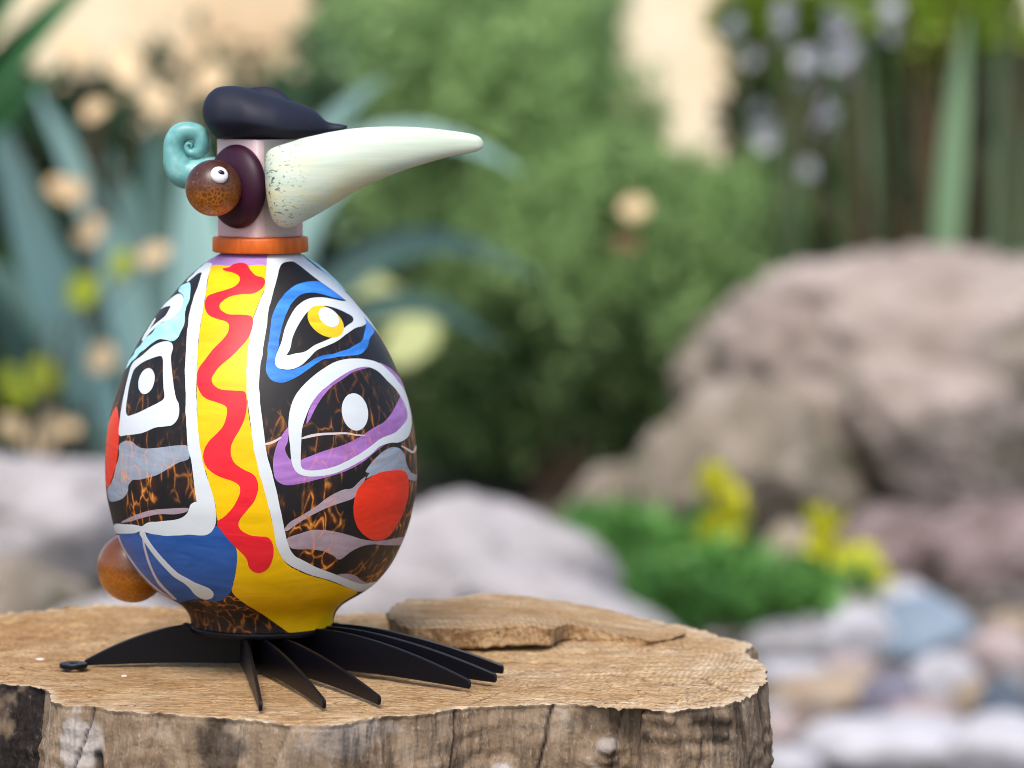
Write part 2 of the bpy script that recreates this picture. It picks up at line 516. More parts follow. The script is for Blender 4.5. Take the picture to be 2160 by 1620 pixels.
for i, d in enumerate(DEP):
    q = np.c_[oc[:, 0] * 1.0, oc[:, 1] * 1.0, np.full(NS, d)]
    fade = min(1.0, d / 0.004)
    off = 0.0022 * fbm(q * np.array([38, 38, 12]), 4, 31) + 0.0013 * fbm(q * np.array([130, 130, 34]), 3, 35) + 0.00055 * noise(q * np.array([620, 620, 120]), 39) + 0.0004 * noise(q * np.array([900, 900, 700]), 43)
    # horizontal wrinkles of the old sapwood
    wr = np.sin((d * 520 + 3.5 * fbm(q * np.array([22, 22, 8]), 3, 51)) ) * np.clip(fbm(q * np.array([18, 18, 20]), 2, 55) + 0.12, 0, 1)
    off = off + 0.0009 * wr
    for u, s, dd, wd in crk:
        uu = u + s * d + 0.0016 * noise(np.c_[np.full(1, d * 90), [u * 30], [0.5]], 61)[0]
        x = (U - uu) / wd
        off = off - dd * np.exp(-x * x) * 1.5
        dark[i] = np.maximum(dark[i], 0.9 * np.exp(-(x * 0.9) ** 2) * min(1, dd / 0.0016))
    for u, z, s, a in knots:
        r2 = ((U - u) / s) ** 2 + ((d - z) / s) ** 2
        off = off + a * np.exp(-r2 * 1.6) + 0.0006 * np.sin(np.sqrt(r2) * 9) * np.exp(-r2 * 0.35)
    for u, z, sx, sz, a in holes:
        r2 = ((U - u) / sx) ** 2 + ((d - z) / sz) ** 2 + 0.5 * noise(q * 260, 63)
        off = off - a * np.exp(-np.clip(r2, 0, 50) ** 2)
    n2 = fbm(q * np.array([70, 70, 45]), 4, 71)
    for u, z, sx, sz, a in darks:
        r2 = ((U - u) / sx) ** 2 + ((d - z) / sz) ** 2
        dark[i] = np.maximum(dark[i], a * np.clip(1.5 - r2 + 1.1 * n2, 0, 1))
    for u, z, sx, sz, a in pales:
        r2 = ((U - u) / sx) ** 2 + ((d - z) / sz) ** 2
        pale[i] = np.maximum(pale[i], a * np.clip(1.3 - r2 + 1.2 * n2, 0, 1))
    barkx = np.clip((U - (U[side_near(88)])) / -0.004, 0, 1) * 0
    off = off * fade + (0.0 if d < 0.002 else -0.0008)
    bulge = 0.004 * math.sin(min(d, 0.1) / 0.1 * math.pi) + 0.06 * max(0, d - 0.15)
    p = rim + nrm * (off + bulge)[:, None]
    Vs[i, :, :2] = p
    Vs[i, :, 2] = (rimz if i == 0 else rimz * max(0, 1 - d / 0.1)) - d
me_side = mesh('trunk_side', Vs.reshape(-1, 3), grid_faces(NDD, NS, True))
attr(me_side, 'dark', dark.ravel()); attr(me_side, 'pale', pale.ravel())
fix_normals(me_side)
nb = NB('weathered_trunk')
v1 = nb.noise(nb.coord((150, 150, 26)), 1.0, 7, 0.68, 0.4)
v2 = nb.noise(nb.coord((30, 30, 17)), 1.0, 5, 0.6, 0.6)
v3 = nb.noise(nb.coord((420, 420, 150)), 1.0, 4, 0.7)
base = nb.ramp(v2, [(0.30, (0.085, 0.058, 0.04)), (0.43, (0.20, 0.138, 0.088)), (0.58, (0.30, 0.22, 0.148)), (0.74, (0.42, 0.34, 0.265))])
base = nb.mix(nb.ramp(v1, [(0.34, 0.4), (0.50, 0.0)]), base, (0.10, 0.07, 0.05))
base = nb.mix(nb.ramp(v1, [(0.56, 0.0), (0.74, 0.45)]), base, (0.43, 0.34, 0.25))
base = nb.mix(nb.ramp(v3, [(0.56, 0.0), (0.7, 0.4)]), base, (0.55, 0.50, 0.45))
base = nb.mix(nb.attr('pale'), base, (0.52, 0.48, 0.46))
dk = nb.ramp(nb.noise(nb.coord((260, 260, 200)), 1.0, 4, 0.7), [(0.35, (0.010, 0.008, 0.008)), (0.62, (0.035, 0.027, 0.024)), (0.72, (0.16, 0.14, 0.14))])
base = nb.mix(nb.attr('dark'), base, dk)
nb.set(Base_Color=base, Roughness=0.9)
nb.b.inputs['Specular IOR Level'].default_value = 0.2
nb.bump(nb.math('ADD', nb.math('MULTIPLY', v1, 1.0), nb.math('MULTIPLY', v3, 0.6)), 0.8, 0.0022)
M_side = nb.m
stump = thing('tree_stump', (cen[0], cen[1], ZG), 'sawn tree stump with pale cut top and cracked grey brown sides, under the glass bird', 'tree stump')
link('cut_face', me_top, M_cut, stump)
link('trunk_side', me_side, M_side, stump)

# the split slab that stands proud of the cut at the back
SLAB = [(0.0 + x, y) for x, y in [onz(818, 1318, 0.008)[:2], onz(850, 1331, 0.012)[:2], onz(905, 1335, 0.012)[:2], onz(985, 1336, 0.012)[:2], onz(1060, 1334, 0.012)[:2], onz(1130, 1334, 0.012)[:2], onz(1168, 1332, 0.012)[:2],
        onz(1186, 1327, 0.0105)[:2], onz(1200, 1324, 0.0100)[:2], onz(1230, 1328, 0.0085)[:2], onz(1290, 1338, 0.006)[:2], onz(1340, 1346, 0.004)[:2], onz(1385, 1352, 0.0025)[:2]]]
SLAB += [(0.118, 0.115), (0.108, 0.145), (0.085, 0.175), (0.045, 0.205), (-0.02, 0.224), onz(905, 1266, 0.014)[:2], onz(860, 1265, 0.014)[:2], onz(852, 1275, 0.013)[:2], onz(836, 1288, 0.011)[:2], onz(821, 1301, 0.010)[:2]]
so = catmull(np.c_[np.array(SLAB), np.zeros(len(SLAB))], 0.002, True)[:, :2]
so = so + 0.0013 * np.c_[noise(np.c_[so * 110, so[:, :1] * 0], 14), noise(np.c_[so * 110, so[:, :1] * 0 + 9], 14)]
so = so + 0.0006 * np.c_[noise(np.c_[so * 420, so[:, :1] * 0], 4), noise(np.c_[so * 160, so[:, :1] * 0 + 9], 4)]
sc_ = np.array([-0.025, 0.15])
def slab_top(p):
    q = np.c_[p, np.zeros(len(p))]
    e = np.clip((p[:, 0] - 0.015) / 0.085, 0, 1)
    return 0.0158 - 0.0135 * e - 0.003 * np.clip((p[:, 1] - 0.17) / 0.05, 0, 1) + 0.0016 * fbm(q * np.array([14, 26, 1]), 3, 81) + 0.0005 * fbm(q * np.array([50, 260, 1]), 3, 82)
rows = []
for f in list(np.linspace(0.03, 0.97, 44)) + [0.985, 0.994, 1.0]:
    p = sc_ + (so - sc_) * f
    rows.append(np.c_[p, slab_top(p)])
edge = rows[-1]
e_ = np.clip((so[:, 0] - 0.015) / 0.085, 0, 1)
for t in (0.03, 0.08, 0.18, 0.3, 0.42, 0.55, 0.7, 0.85, 1.0):
    p = sc_ + (so - sc_) * (1 - 0.012 * math.sin(t * 3) - 0.03 * t * t)
    zb = edge[:, 2] - t * (0.0135 + 0.001 * noise(np.c_[so * 300, so[:, :1] * 0], 5)) * (1 - 0.72 * e_)
    p = p + 0.0009 * np.c_[noise(np.c_[so * 420, np.full(len(so), t * 1.2)], 6), noise(np.c_[so * 420, np.full(len(so), t * 3 + 5)], 6)]
    rows.append(np.c_[p, zb])
V, F = loft(rows)
link('split_slab', fix_normals(mesh('split_slab', V, F)), M_cut, stump)

# sawdust and splinters lying on the cut
Vd, Fd = [], []
for i in range(900):
    px, py = R.uniform(0, 1600), R.uniform(1330, 1500)
    if R.rand() < 0.6: py = R.uniform(1425, 1500)
    p = onz(px, py, 0.0)[:2]
    pr = np.hypot(*(p - cen))
    k = np.argmin(np.abs(np.arctan2(rim[:, 1] - cen[1], rim[:, 0] - cen[0]) - math.atan2(p[1] - cen[1], p[0] - cen[0])))
    if pr > np.hypot(*(rim[k] - cen)) * 0.985: continue
    z = top_height(np.array([p]))[0]
    a = R.uniform(0, 6.28); L = R.uniform(0.0003, 0.0009); W = L * R.uniform(0.3, 0.7)
    if R.rand() < 0.05: L *= 3
    ca, sa = math.cos(a), math.sin(a)
    b = len(Vd)
    for sx, sy, zz in ((-1, -1, 0), (1, -1, 0), (1, 1, 0), (-1, 1, 0), (0, 0, 1)):
        Vd.append((p[0] + sx * L * ca - sy * W * sa, p[1] + sx * L * sa + sy * W * ca, z - 0.0001 + zz * W * 1.2))
    Fd += [(b, b + 1, b + 4), (b + 1, b + 2, b + 4), (b + 2, b + 3, b + 4), (b + 3, b, b + 4)]
M_dust = plain('sawdust', (0.44, 0.28, 0.14), 0.9, 0.5, 300)
prop(link('sawdust', mesh('sawdust', Vd, Fd, False), M_dust), 'fine tan sawdust crumbs scattered over the cut face of the stump', 'sawdust', None, 'stuff')
M_chip = plain('pale_chip', (0.75, 0.72, 0.68), 0.8)
for (px, py, L), lab in (((84, 1388, 0.0030), 'larger white wood chip lying behind the eyelet of the heel claw'), ((262, 1424, 0.0018), 'tiny white wood chip lying under the heel claw')):
    p = onz(px, py, 0.0); z = top_height(np.array([p[:2]]))[0]
    Vc = [(p[0] + sx * L * (1.0 if sy else 0.7), p[1] + sy * L * 0.8, z + h) for h in (-0.0004, 0.0009) for sx, sy in ((-1, -0.4), (-0.3, -1), (0.8, -0.7), (1, 0.3), (0.2, 1), (-0.7, 0.6))]
    Fc = [tuple(range(6, 12)), tuple(range(5, -1, -1))] + [(k, (k + 1) % 6, 6 + (k + 1) % 6, 6 + k) for k in range(6)]
    prop(link('wood_chip', mesh('wood_chip', Vc, Fc, False), M_chip), lab, 'wood chip', 'white chips on the stump')

# ------------------------------------------------------------------ glass bird
BX = float(spot(551.5, 950, 0)[0])
bird = thing('glass_bird', (BX, 0, 0), 'glass bird sculpture with painted egg body, long pale beak and black beret', 'bird sculpture')
S0 = scale_at(0.0)
def zat(py, Y=0.0):
    return float(spot(551.5, py, Y)[2])
def sc_at(py):
    d = ray(551.5, py)
    return (0 - CAM[1]) / d[1] / FPX

EGG = [(532, 80), (537, 88), (545, 103), (558, 122), (577, 144), (595, 163), (620, 184), (653, 212), (697, 243), (740, 268), (783, 288), (820, 302), (863, 315), (903, 322.5), (950, 327), (987, 328),
       (1037, 326), (1058, 322), (1108, 310), (1153, 292), (1192, 271), (1227, 241), (1248, 212), (1266, 180), (1283, 160), (1301, 151), (1316, 150)]
prof = np.array([(hw * sc_at(py), zat(py)) for py, hw in EGG])
prof = catmull(np.c_[prof, np.zeros(len(prof))], 0.0012)[:, :2]
for _ in range(12):
    prof[1:-1] = 0.25 * prof[:-2] + 0.5 * prof[1:-1] + 0.25 * prof[2:]
pz, pr_ = prof[::-1, 1], prof[::-1, 0]
def rz(z):
    return np.interp(z, pz, pr_)
arc = np.concatenate([[0], np.cumsum(np.linalg.norm(np.diff(np.c_[pr_, pz], axis=0), axis=1))])
M_glass = glass_black()
V, F = lathe([(0.9 * r if k == 0 else r, z) for k, (r, z) in enumerate(prof)], 200, BX, 0)
egg = link('body', fix_normals(mesh('body', V, F)), M_glass, bird)

def to_egg(px, py):
    """angle round the axis and height of the point of the body that the photograph shows at (px, py)"""
    d = ray(px, py)
    t = np.linspace(2.44, 2.72, 1400)
    p = CAM + d * t[:, None]
    rr = np.hypot(p[:, 0] - BX, p[:, 1])
    g = rr - np.where((p[:, 2] > pz[0]) & (p[:, 2] < pz[-1]), rz(p[:, 2]), np.where(p[:, 2] > pz[-1], pr_[-1], pr_[0]))
    hit = np.where(g <= 0)[0]
    if len(hit):
        k = hit[0]
        q = p[k]
        return math.atan2(q[0] - BX, -q[1]), q[2]
    k = int(np.argmin(g))
    q = p[k]
    th = math.atan2(q[0] - BX, -q[1])
    ex = g[k] / max(0.04, rr[k])
    return th + math.copysign(min(0.5, math.sqrt(2 * ex)), th), q[2]

def inside(pts, rings):
    x, y = pts[:, 0], pts[:, 1]
    c = np.zeros(len(pts), bool)
    for r in rings:
        a, b = r, np.roll(r, -1, 0)
        for (x0, y0), (x1, y1) in zip(a, b):
            if y0 == y1: continue
            m = ((y0 > y) != (y1 > y)) & (x < (x1 - x0) * (y - y0) / (y1 - y0) + x0)
            c ^= m
    return c

UR = 0.09
def paint(name, rings, material, layer=1, thick=0.00003, grid=0.0024, wobble=0.0):
    R2, V2, E2 = [], [], []
    for ring in rings:
        P = catmull(np.c_[np.array(ring, float), np.zeros(len(ring))], 4.0, True)[:, :2]
        if wobble:
            P = P + wobble * np.c_[noise(np.c_[P * 0.06, P[:, :1] * 0], 3), noise(np.c_[P * 0.06, P[:, :1] * 0 + 7], 3)]
        q = []
        for x, y in P:
            th, z = to_egg(x, y)
            z = min(max(z, pz[0] + 1e-4), pz[-1] - 1e-4)
            q.append((th * UR, np.interp(z, pz, arc)))
        q = np.array(q)
        keep = np.linalg.norm(q - np.roll(q, 1, 0), axis=1) > 2e-4
        q = q[keep]
        b = len(V2)
        V2 += [tuple(x) for x in q]
        E2 += [(b + k, b + (k + 1) % len(q)) for k in range(len(q))]
        R2.append(q)
    bnd = np.array(V2)
    lo, hi = bnd.min(0), bnd.max(0)
    gx, gy = np.meshgrid(np.arange(lo[0], hi[0], grid), np.arange(lo[1], hi[1], grid * 0.87))
    gx[1::2] += grid / 2
    G = np.c_[gx.ravel(), gy.ravel()]
    G = G[inside(G, R2)]
    if len(G):
        dmin = np.min(np.linalg.norm(G[:, None] - bnd[None], axis=2), axis=1)
        G = G[dmin > 0.0011]
    allv = [Vector(v) for v in V2] + [Vector(v) for v in G]
    vv, _, ff, *_r = delaunay_2d_cdt(allv, E2, [], 0, 1e-7)
    vv = np.array([tuple(v) for v in vv])
    ff = np.array([tuple(f) for f in ff])
    cenf = vv[ff].mean(1)
    ff = ff[inside(cenf, R2)]
    dm = np.array([np.min(np.linalg.norm(bnd - v, axis=1)) for v in vv])
    s = np.clip(dm / 0.0016, 0, 1)
    off = 0.00003 + 0.00006 * layer + thick * (1 - (1 - s) ** 2)
    def surf(uv, o):
        th = uv[:, 0] / UR
        z = np.interp(uv[:, 1], arc, pz)
        r = np.interp(uv[:, 1], arc, pr_)
        dz = np.interp(uv[:, 1] + 5e-4, arc, pz) - np.interp(uv[:, 1] - 5e-4, arc, pz)
        dr = np.interp(uv[:, 1] + 5e-4, arc, pr_) - np.interp(uv[:, 1] - 5e-4, arc, pr_)
        l = np.hypot(dz, dr) + 1e-12
        r2 = r + o * dz / l
        z2 = z - o * dr / l
        return np.c_[BX + r2 * np.sin(th), -r2 * np.cos(th), z2]
    V3 = surf(vv, off)
    # skirt down into the glass
    from collections import Counter
    ec = Counter()
    de = {}
    for f in ff:
        for k in range(3):
            a, b = int(f[k]), int(f[(k + 1) % 3])
            ec[(min(a, b), max(a, b))] += 1
            de[(min(a, b), max(a, b))] = (a, b)
    bev = [de[e] for e, n in ec.items() if n == 1]
    ids = sorted({i for e in bev for i in e})
    up = {i: len(V3) + k for k, i in enumerate(ids)}
    mp = {i: len(V3) + len(ids) + k for k, i in enumerate(ids)}
    V4 = np.vstack([V3, V3[ids], surf(vv[ids], np.full(len(ids), -0.0006))])
    F4 = [tuple(int(i) for i in f) for f in ff] + [(b, mp[b], mp[a], up[a]) if False else (up[b], up[a], mp[a], mp[b]) for a, b in bev]
    cf = vv[ff[0]]
    if np.cross(cf[1] - cf[0], cf[2] - cf[0]) < 0:
        F4 = [f[::-1] for f in F4]
    return link(name, mesh(name, V4, F4), material, egg)

def A(pts): return [(200 + x / 3.0, 520 + y / 3.0) for x, y in pts]
def B(pts): return [(180 + x / 2.842, 900 + y / 2.842) for x, y in pts]
def oval(cx, cy, rx, ry, rot, n=22):
    c, s = math.cos(math.radians(rot)), math.sin(math.radians(rot))
    return [(cx + rx * math.cos(t) * c - ry * math.sin(t) * s, cy + rx * math.cos(t) * s + ry * math.sin(t) * c) for t in np.arange(n) * 2 * math.pi / n]
def stroke(pts):
    """polygon along (x, y, half width) points"""
    P = np.array(pts, float)
    t = np.gradient(P[:, :2], axis=0)
    t /= np.linalg.norm(t, axis=1)[:, None]
    n = np.c_[-t[:, 1], t[:, 0]]
    return [tuple(x) for x in P[:, :2] + n * P[:, 2:]] + [tuple(x) for x in (P[:, :2] - n * P[:, 2:])[::-1]]

WHITE = enamel('white_enamel', (0.64, 0.69, 0.73), 0.33, var=0.03)
YELLOW = enamel('yellow_enamel', (0.84, 0.50, 0.0), 0.30, 0.04)
YELLOW2 = enamel('amber_yellow_enamel', (0.80, 0.47, 0.01), 0.32, 0.12)
RED = enamel('red_enamel', (0.76, 0.016, 0.030), 0.28, 0.06)
ORED = enamel('orange_red_enamel', (0.78, 0.035, 0.012), 0.28, 0.06)
BLUE = enamel('blue_enamel', (0.020, 0.095, 0.36), 0.30, 0.10)
BRIGHTBLUE = enamel('streaked_blue_enamel', (0.025, 0.19, 0.66), 0.32, 0.22)
CYAN = enamel('pale_cyan_enamel', (0.36, 0.70, 0.78), 0.32, 0.12)
PURPLE = enamel('purple_enamel', (0.34, 0.15, 0.46), 0.32, 0.14, veins=0.55)
LILAC = enamel('lilac_enamel', (0.40, 0.22, 0.52), 0.32, 0.06)
GREY = enamel('smoky_grey_enamel', (0.27, 0.32, 0.40), 0.32, 0.10, veins=0.8)
MAUVE = enamel('mauve_enamel', (0.36, 0.28, 0.33), 0.32, 0.10, veins=0.6)
PINKW = enamel('pinkish_white_enamel', (0.62, 0.52, 0.52), 0.33)

paint('purple_neck_patch', [A([(790, 30), (1125, 30), (1095, 75), (1085, 132), (735, 134), (745, 110), (690, 130), (690, 112), (740, 70)])], LILAC, 0.4)
paint('yellow_stripe', [A([(738, 122), (900, 128), (1085, 124), (1082, 240), (1052, 320), (1002, 450), (982, 560), (967, 680), (962, 800), (962, 930), (972, 1050), (986, 1140)]) +
      B([(1012, 120), (1042, 250), (1072, 350), (1102, 500), (1132, 620), (1152, 720), (1182, 790), (1232, 842), (1332, 888), (1450, 922), (1560, 962), (1630, 992), (1560, 1040), (1505, 1090), (1484, 1135), (1480, 1180), (1430, 1212), (1330, 1232), (1235, 1238), (1170, 1200), (1060, 1122), (960, 1062), (880, 988),
         (897, 900), (910, 800), (907, 740), (882, 680), (832, 620), (793, 560), (778, 455), (752, 380), (722, 260)]) +
      A([(698, 1420), (671, 1300), (655, 1180), (649, 1050), (645, 900), (647, 760), (655, 640), (670, 500), (700, 330), (719, 200)])], YELLOW, 1)
paint('blue_belly_patch', [B([(198, 645), (290, 640), (430, 645), (600, 640), (700, 640), (760, 612), (789, 596), (832, 640), (882, 690), (906, 740), (910, 800), (898, 900), (874, 985), (830, 1030), (770, 1050), (700, 1035), (640, 1035), (572, 1053), (535, 1042), (450, 995), (335, 895), (255, 795), (205, 690)])], BLUE, 1)
paint('white_band', [A([(1100, 55), (1150, 45), (1290, 42), (1350, 90), (1480, 190), (1585, 288), (1692, 410), (1792, 535), (1868, 660), (1845, 622), (1780, 534), (1700, 446), (1630, 380), (1560, 320), (1480, 260), (1400, 203), (1330, 147), (1280, 108), (1240, 96), (1190, 105), (1165, 150),
      (1140, 240), (1110, 360), (1090, 480), (1070, 620), (1052, 735), (1048, 770), (1040, 850), (1042, 930), (1055, 1050), (1066, 1140)]) +
      B([(1085, 140), (1120, 280), (1145, 380), (1165, 480), (1195, 620), (1215, 710), (1250, 768), (1300, 800), (1380, 840), (1460, 870), (1560, 910), (1640, 940), (1690, 940), (1750, 930), (1720, 955), (1690, 972), (1640, 986), (1560, 957), (1450, 915), (1330, 880), (1240, 838), (1185, 793), (1150, 720), (1130, 620), (1100, 480), (1050, 300), (1010, 130)]) +
      A([(985, 1120), (965, 960), (960, 850), (965, 690), (980, 570), (1000, 460), (1050, 330), (1080, 240), (1090, 80)])], WHITE, 2, wobble=0.8)
paint('white_band', [A([(745, 112), (735, 130), (715, 210), (695, 340), (668, 500), (652, 640), (645, 780), (643, 900), (645, 1040), (655, 1190), (672, 1300), (700, 1430), (735, 1530)]) +
      B([(776, 455), (785, 560), (768, 612), (740, 642), (700, 652), (600, 648), (500, 655), (430, 648), (370, 635), (335, 628), (290, 638), (230, 640), (186, 638), (172, 612), (178, 584), (230, 585), (300, 590), (340, 598), (365, 580), (420, 570), (520, 560), (580, 545), (615, 510), (632, 470), (655, 452), (668, 448), (660, 400), (648, 300), (635, 200), (616, 130), (609, 50)]) +
      A([(580, 1140), (575, 1050), (575, 900), (572, 780), (580, 640), (590, 500), (602, 420), (625, 330), (655, 250), (672, 190), (678, 166), (655, 170), (620, 196), (585, 225), (590, 205), (640, 160), (690, 115), (722, 103)])], WHITE, 2, wobble=0.8)
paint('cyan_edge_stripe', [A([(1302, 40), (1380, 78), (1510, 196), (1560, 240), (1600, 290), (1560, 262), (1480, 186), (1400, 118)])], CYAN, 1)
paint('red_wave', [A([(810, 140), (850, 132), (880, 112), (930, 104), (965, 116), (985, 150), (1020, 185), (1060, 196), (1077, 215), (1070, 250), (1040, 280), (990, 300), (930, 302), (860, 316), (810, 345), (790, 375), (802, 405), (850, 430), (920, 432), (985, 440), (1001, 465), (995, 520), (970, 580), (920, 640), (860, 700), (800, 750), (765, 790), (741, 835), (752, 875), (800, 905), (880, 912), (945, 918), (958, 950), (962, 1000), (955, 1060), (940, 1110), (910, 1170), (880, 1220), (862, 1268), (864, 1325), (887, 1372), (940, 1410), (1000, 1440), (1028, 1480), (1034, 1530)]) +
      B([(1030, 400), (1010, 450), (970, 500), (930, 550), (918, 590), (940, 625), (990, 650), (1040, 657), (1090, 661), (1118, 690), (1129, 740), (1120, 800), (1095, 850), (1050, 876), (1010, 870), (980, 840), (970, 800), (950, 770), (910, 730), (870, 690), (830, 640), (797, 600), (792, 568), (832, 540), (880, 490), (910, 440), (928, 390), (920, 350), (880, 325), (820, 305), (770, 280), (730, 245), (710, 200), (710, 150), (740, 90)]) +
      A([(774, 1182), (810, 1140), (830, 1090), (838, 1030), (820, 1005), (770, 985), (710, 965), (675, 935), (650, 880), (647, 820), (660, 770), (700, 715), (750, 650), (800, 600), (840, 550), (850, 500), (830, 475), (780, 460), (730, 440), (705, 410), (697, 370), (710, 320), (760, 295), (830, 275), (890, 250), (918, 215), (910, 185), (870, 165), (825, 155)])], RED, 3)
paint('white_streak', [B(stroke([(338, 630, 14), (365, 680, 13), (410, 745, 14), (470, 815, 15), (540, 885, 16), (600, 922, 17), (640, 950, 22), (680, 980, 34), (725, 1000, 36), (755, 1008, 24), (768, 1012, 8)]))], WHITE, 3)
paint('white_streak', [B(stroke([(350, 632, 6), (352, 700, 6), (378, 800, 6), (415, 890, 6), (450, 945, 8), (500, 995, 7), (546, 1036, 4)]))], PINKW, 3)
paint('white_streak', [B(stroke([(197, 650, 4), (225, 720, 4), (275, 800, 4), (345, 890, 4), (430, 972, 4), (500, 1018, 3), (535, 1034, 2)]))], PINKW, 3)
# left of the stripe
paint('grey_patch', [B([(203, 112), (240, 85), (280, 90), (310, 115), (350, 130), (420, 128), (500, 118), (560, 112), (614, 118), (622, 190), (560, 215), (500, 250), (440, 285), (380, 305), (320, 318), (285, 320), (260, 350), (255, 390), (235, 420), (205, 440), (158, 450), (140, 430), (134, 370), (160, 330), (188, 230), (204, 170)])], GREY, 1)
paint('red_patch', [A([(135, 1013), (150, 1080), (153, 1160), (150, 1250), (140, 1350), (115, 1450), (88, 1522), (70, 1500), (56, 1420), (62, 1260), (88, 1120)])], ORED, 2)
paint('grey_streak', [B([(215, 573), (300, 530), (400, 500), (520, 490), (616, 488), (612, 508), (540, 525), (440, 525), (350, 545), (270, 568)])], MAUVE, 1)
paint('white_frame', [A([(155, 1192), (160, 1090), (183, 950), (210, 830), (240, 740), (300, 690), (370, 630), (430, 603), (480, 605), (495, 640), (482, 700), (490, 800), (500, 880), (515, 960), (530, 990), (535, 1040), (525, 1090), (490, 1130), (430, 1140), (380, 1147), (300, 1180), (200, 1194)]),
      A([(240, 800), (260, 768), (310, 730), (370, 705), (415, 693), (432, 712), (433, 800), (436, 890), (440, 958), (400, 990), (340, 1020), (290, 1045), (240, 1065), (206, 1070), (197, 1030), (205, 960), (220, 870)])], WHITE, 2)
paint('white_dot', [A(oval(328, 852, 49, 84, 14))], WHITE, 2)
paint('cyan_patch', [A([(602, 228), (606, 290), (590, 350), (575, 400), (575, 450), (560, 520), (530, 570), (490, 596), (430, 585), (370, 610), (300, 660), (250, 708), (215, 748), (198, 780), (205, 740), (238, 688), (290, 620), (350, 550), (400, 500), (450, 470), (500, 440), (540, 390), (560, 340), (555, 312), (528, 288), (540, 258), (572, 236)])], CYAN, 1, wobble=2.0)
paint('white_patch', [A([(550, 305), (562, 330), (550, 385), (515, 430), (470, 465), (420, 482), (385, 512), (340, 556), (305, 598), (325, 550), (375, 498), (420, 462), (450, 436), (470, 400), (480, 377), (440, 385), (418, 397), (450, 358), (490, 323), (525, 301)])], WHITE, 2)
paint('white_streak', [A(stroke([(384, 455, 3), (365, 485, 5), (340, 525, 5), (318, 560, 5), (300, 595, 3)]))], WHITE, 2)
# right of the stripe
paint('blue_ring', [A([(1083, 790), (1085, 730), (1095, 650), (1105, 550), (1120, 450), (1150, 370), (1200, 300), (1270, 245), (1350, 222), (1430, 225), (1500, 250), (1570, 300), (1640, 360), (1700, 430), (1740, 490), (1768, 530), (1745, 570), (1720, 640), (1680, 680), (1600, 695), (1520, 700), (1440, 720), (1370, 760), (1290, 820), (1220, 855), (1160, 862), (1110, 840)]),
      A([(1168, 580), (1188, 500), (1213, 420), (1252, 350), (1308, 303), (1380, 292), (1450, 306), (1525, 328), (1605, 345), (1660, 400), (1708, 462), (1718, 500), (1690, 590), (1640, 630), (1560, 665), (1440, 692), (1380, 715), (1310, 756), (1240, 779), (1178, 776), (1145, 745), (1143, 700), (1160, 640)])], BRIGHTBLUE, 1, wobble=1.0)
paint('white_triangle_ring', [A([(1140, 735), (1147, 690), (1182, 600), (1202, 520), (1237, 440), (1282, 375), (1350, 332), (1430, 322), (1500, 332), (1560, 345), (1610, 350), (1650, 390), (1700, 450), (1715, 485), (1690, 505), (1650, 515), (1590, 555), (1530, 600), (1460, 632), (1400, 660), (1350, 712), (1300, 755), (1240, 778), (1180, 775), (1150, 760)]),
      A([(1215, 688), (1235, 650), (1250, 580), (1275, 520), (1310, 460), (1350, 410), (1400, 385), (1460, 376), (1530, 393), (1590, 420), (1630, 445), (1632, 475), (1590, 505), (1530, 560), (1460, 595), (1390, 625), (1330, 665), (1270, 677)])], WHITE, 2)
paint('yellow_eye_ring', [A(oval(1460, 476, 128, 84, 36))], YELLOW2, 3)
paint('white_dot', [A(oval(1479, 449, 75, 50, 42))], WHITE, 5)
paint('purple_patch', [A([(1225, 1145), (1180, 1200), (1150, 1260), (1130, 1340), (1130, 1420), (1150, 1480), (1210, 1510), (1300, 1500), (1400, 1476), (1500, 1450), (1600, 1415), (1700, 1360), (1785, 1290), (1840, 1250), (1700, 1330), (1600, 1385), (1500, 1425), (1400, 1440), (1310, 1435), (1270, 1410), (1255, 1360), (1230, 1340), (1208, 1300), (1205, 1270), (1222, 1230)])], PURPLE, 1)
paint('purple_patch', [A([(1948, 925), (1972, 990), (1985, 1070), (1965, 1125), (1900, 1185), (1810, 1225), (1730, 1285), (1630, 1345), (1530, 1390), (1420, 1422), (1330, 1418), (1298, 1390), (1300, 1355), (1380, 1320), (1460, 1290), (1560, 1260), (1640, 1225), (1700, 1190), (1760, 1150), (1830, 1110), (1880, 1050), (1918, 980)])], PURPLE, 1)
paint('purple_patch', [A([(1338, 1120), (1355, 1040), (1400, 950), (1470, 880), (1550, 820), (1650, 772), (1745, 762), (1640, 792), (1570, 838), (1495, 890), (1435, 960), (1392, 1030), (1360, 1095)])], PURPLE, 1)
paint('purple_patch', [A(stroke([(1800, 738, 4), (1860, 775, 9), (1910, 825, 10), (1948, 880, 9), (1968, 920, 3)]))], PURPLE, 1)
paint('white_eye_ring', [A([(1225, 1160), (1230, 1060), (1255, 970), (1300, 900), (1370, 830), (1450, 770), (1530, 727), (1620, 710), (1720, 715), (1800, 740), (1870, 797), (1920, 858), (1962, 920), (1987, 1000), (2003, 1090), (1998, 1160), (1975, 1210), (1920, 1240), (1870, 1242), (1800, 1267), (1740, 1320), (1660, 1370), (1580, 1410), (1500, 1440), (1400, 1455), (1320, 1450), (1270, 1420), (1245, 1360), (1235, 1260)]),
      A([(1302, 1340), (1305, 1250), (1310, 1160), (1330, 1090), (1368, 1000), (1418, 930), (1488, 870), (1558, 820), (1640, 777), (1720, 762), (1790, 790), (1850, 850), (1908, 910), (1950, 980), (1975, 1040), (1977, 1090), (1950, 1130), (1895, 1180), (1815, 1212), (1745, 1265), (1675, 1313), (1590, 1360), (1500, 1398), (1400, 1416), (1330, 1413), (1305, 1390)])], WHITE, 3)
paint('white_dot', [A(oval(1645, 1047, 82, 119, -9))], WHITE, 2)
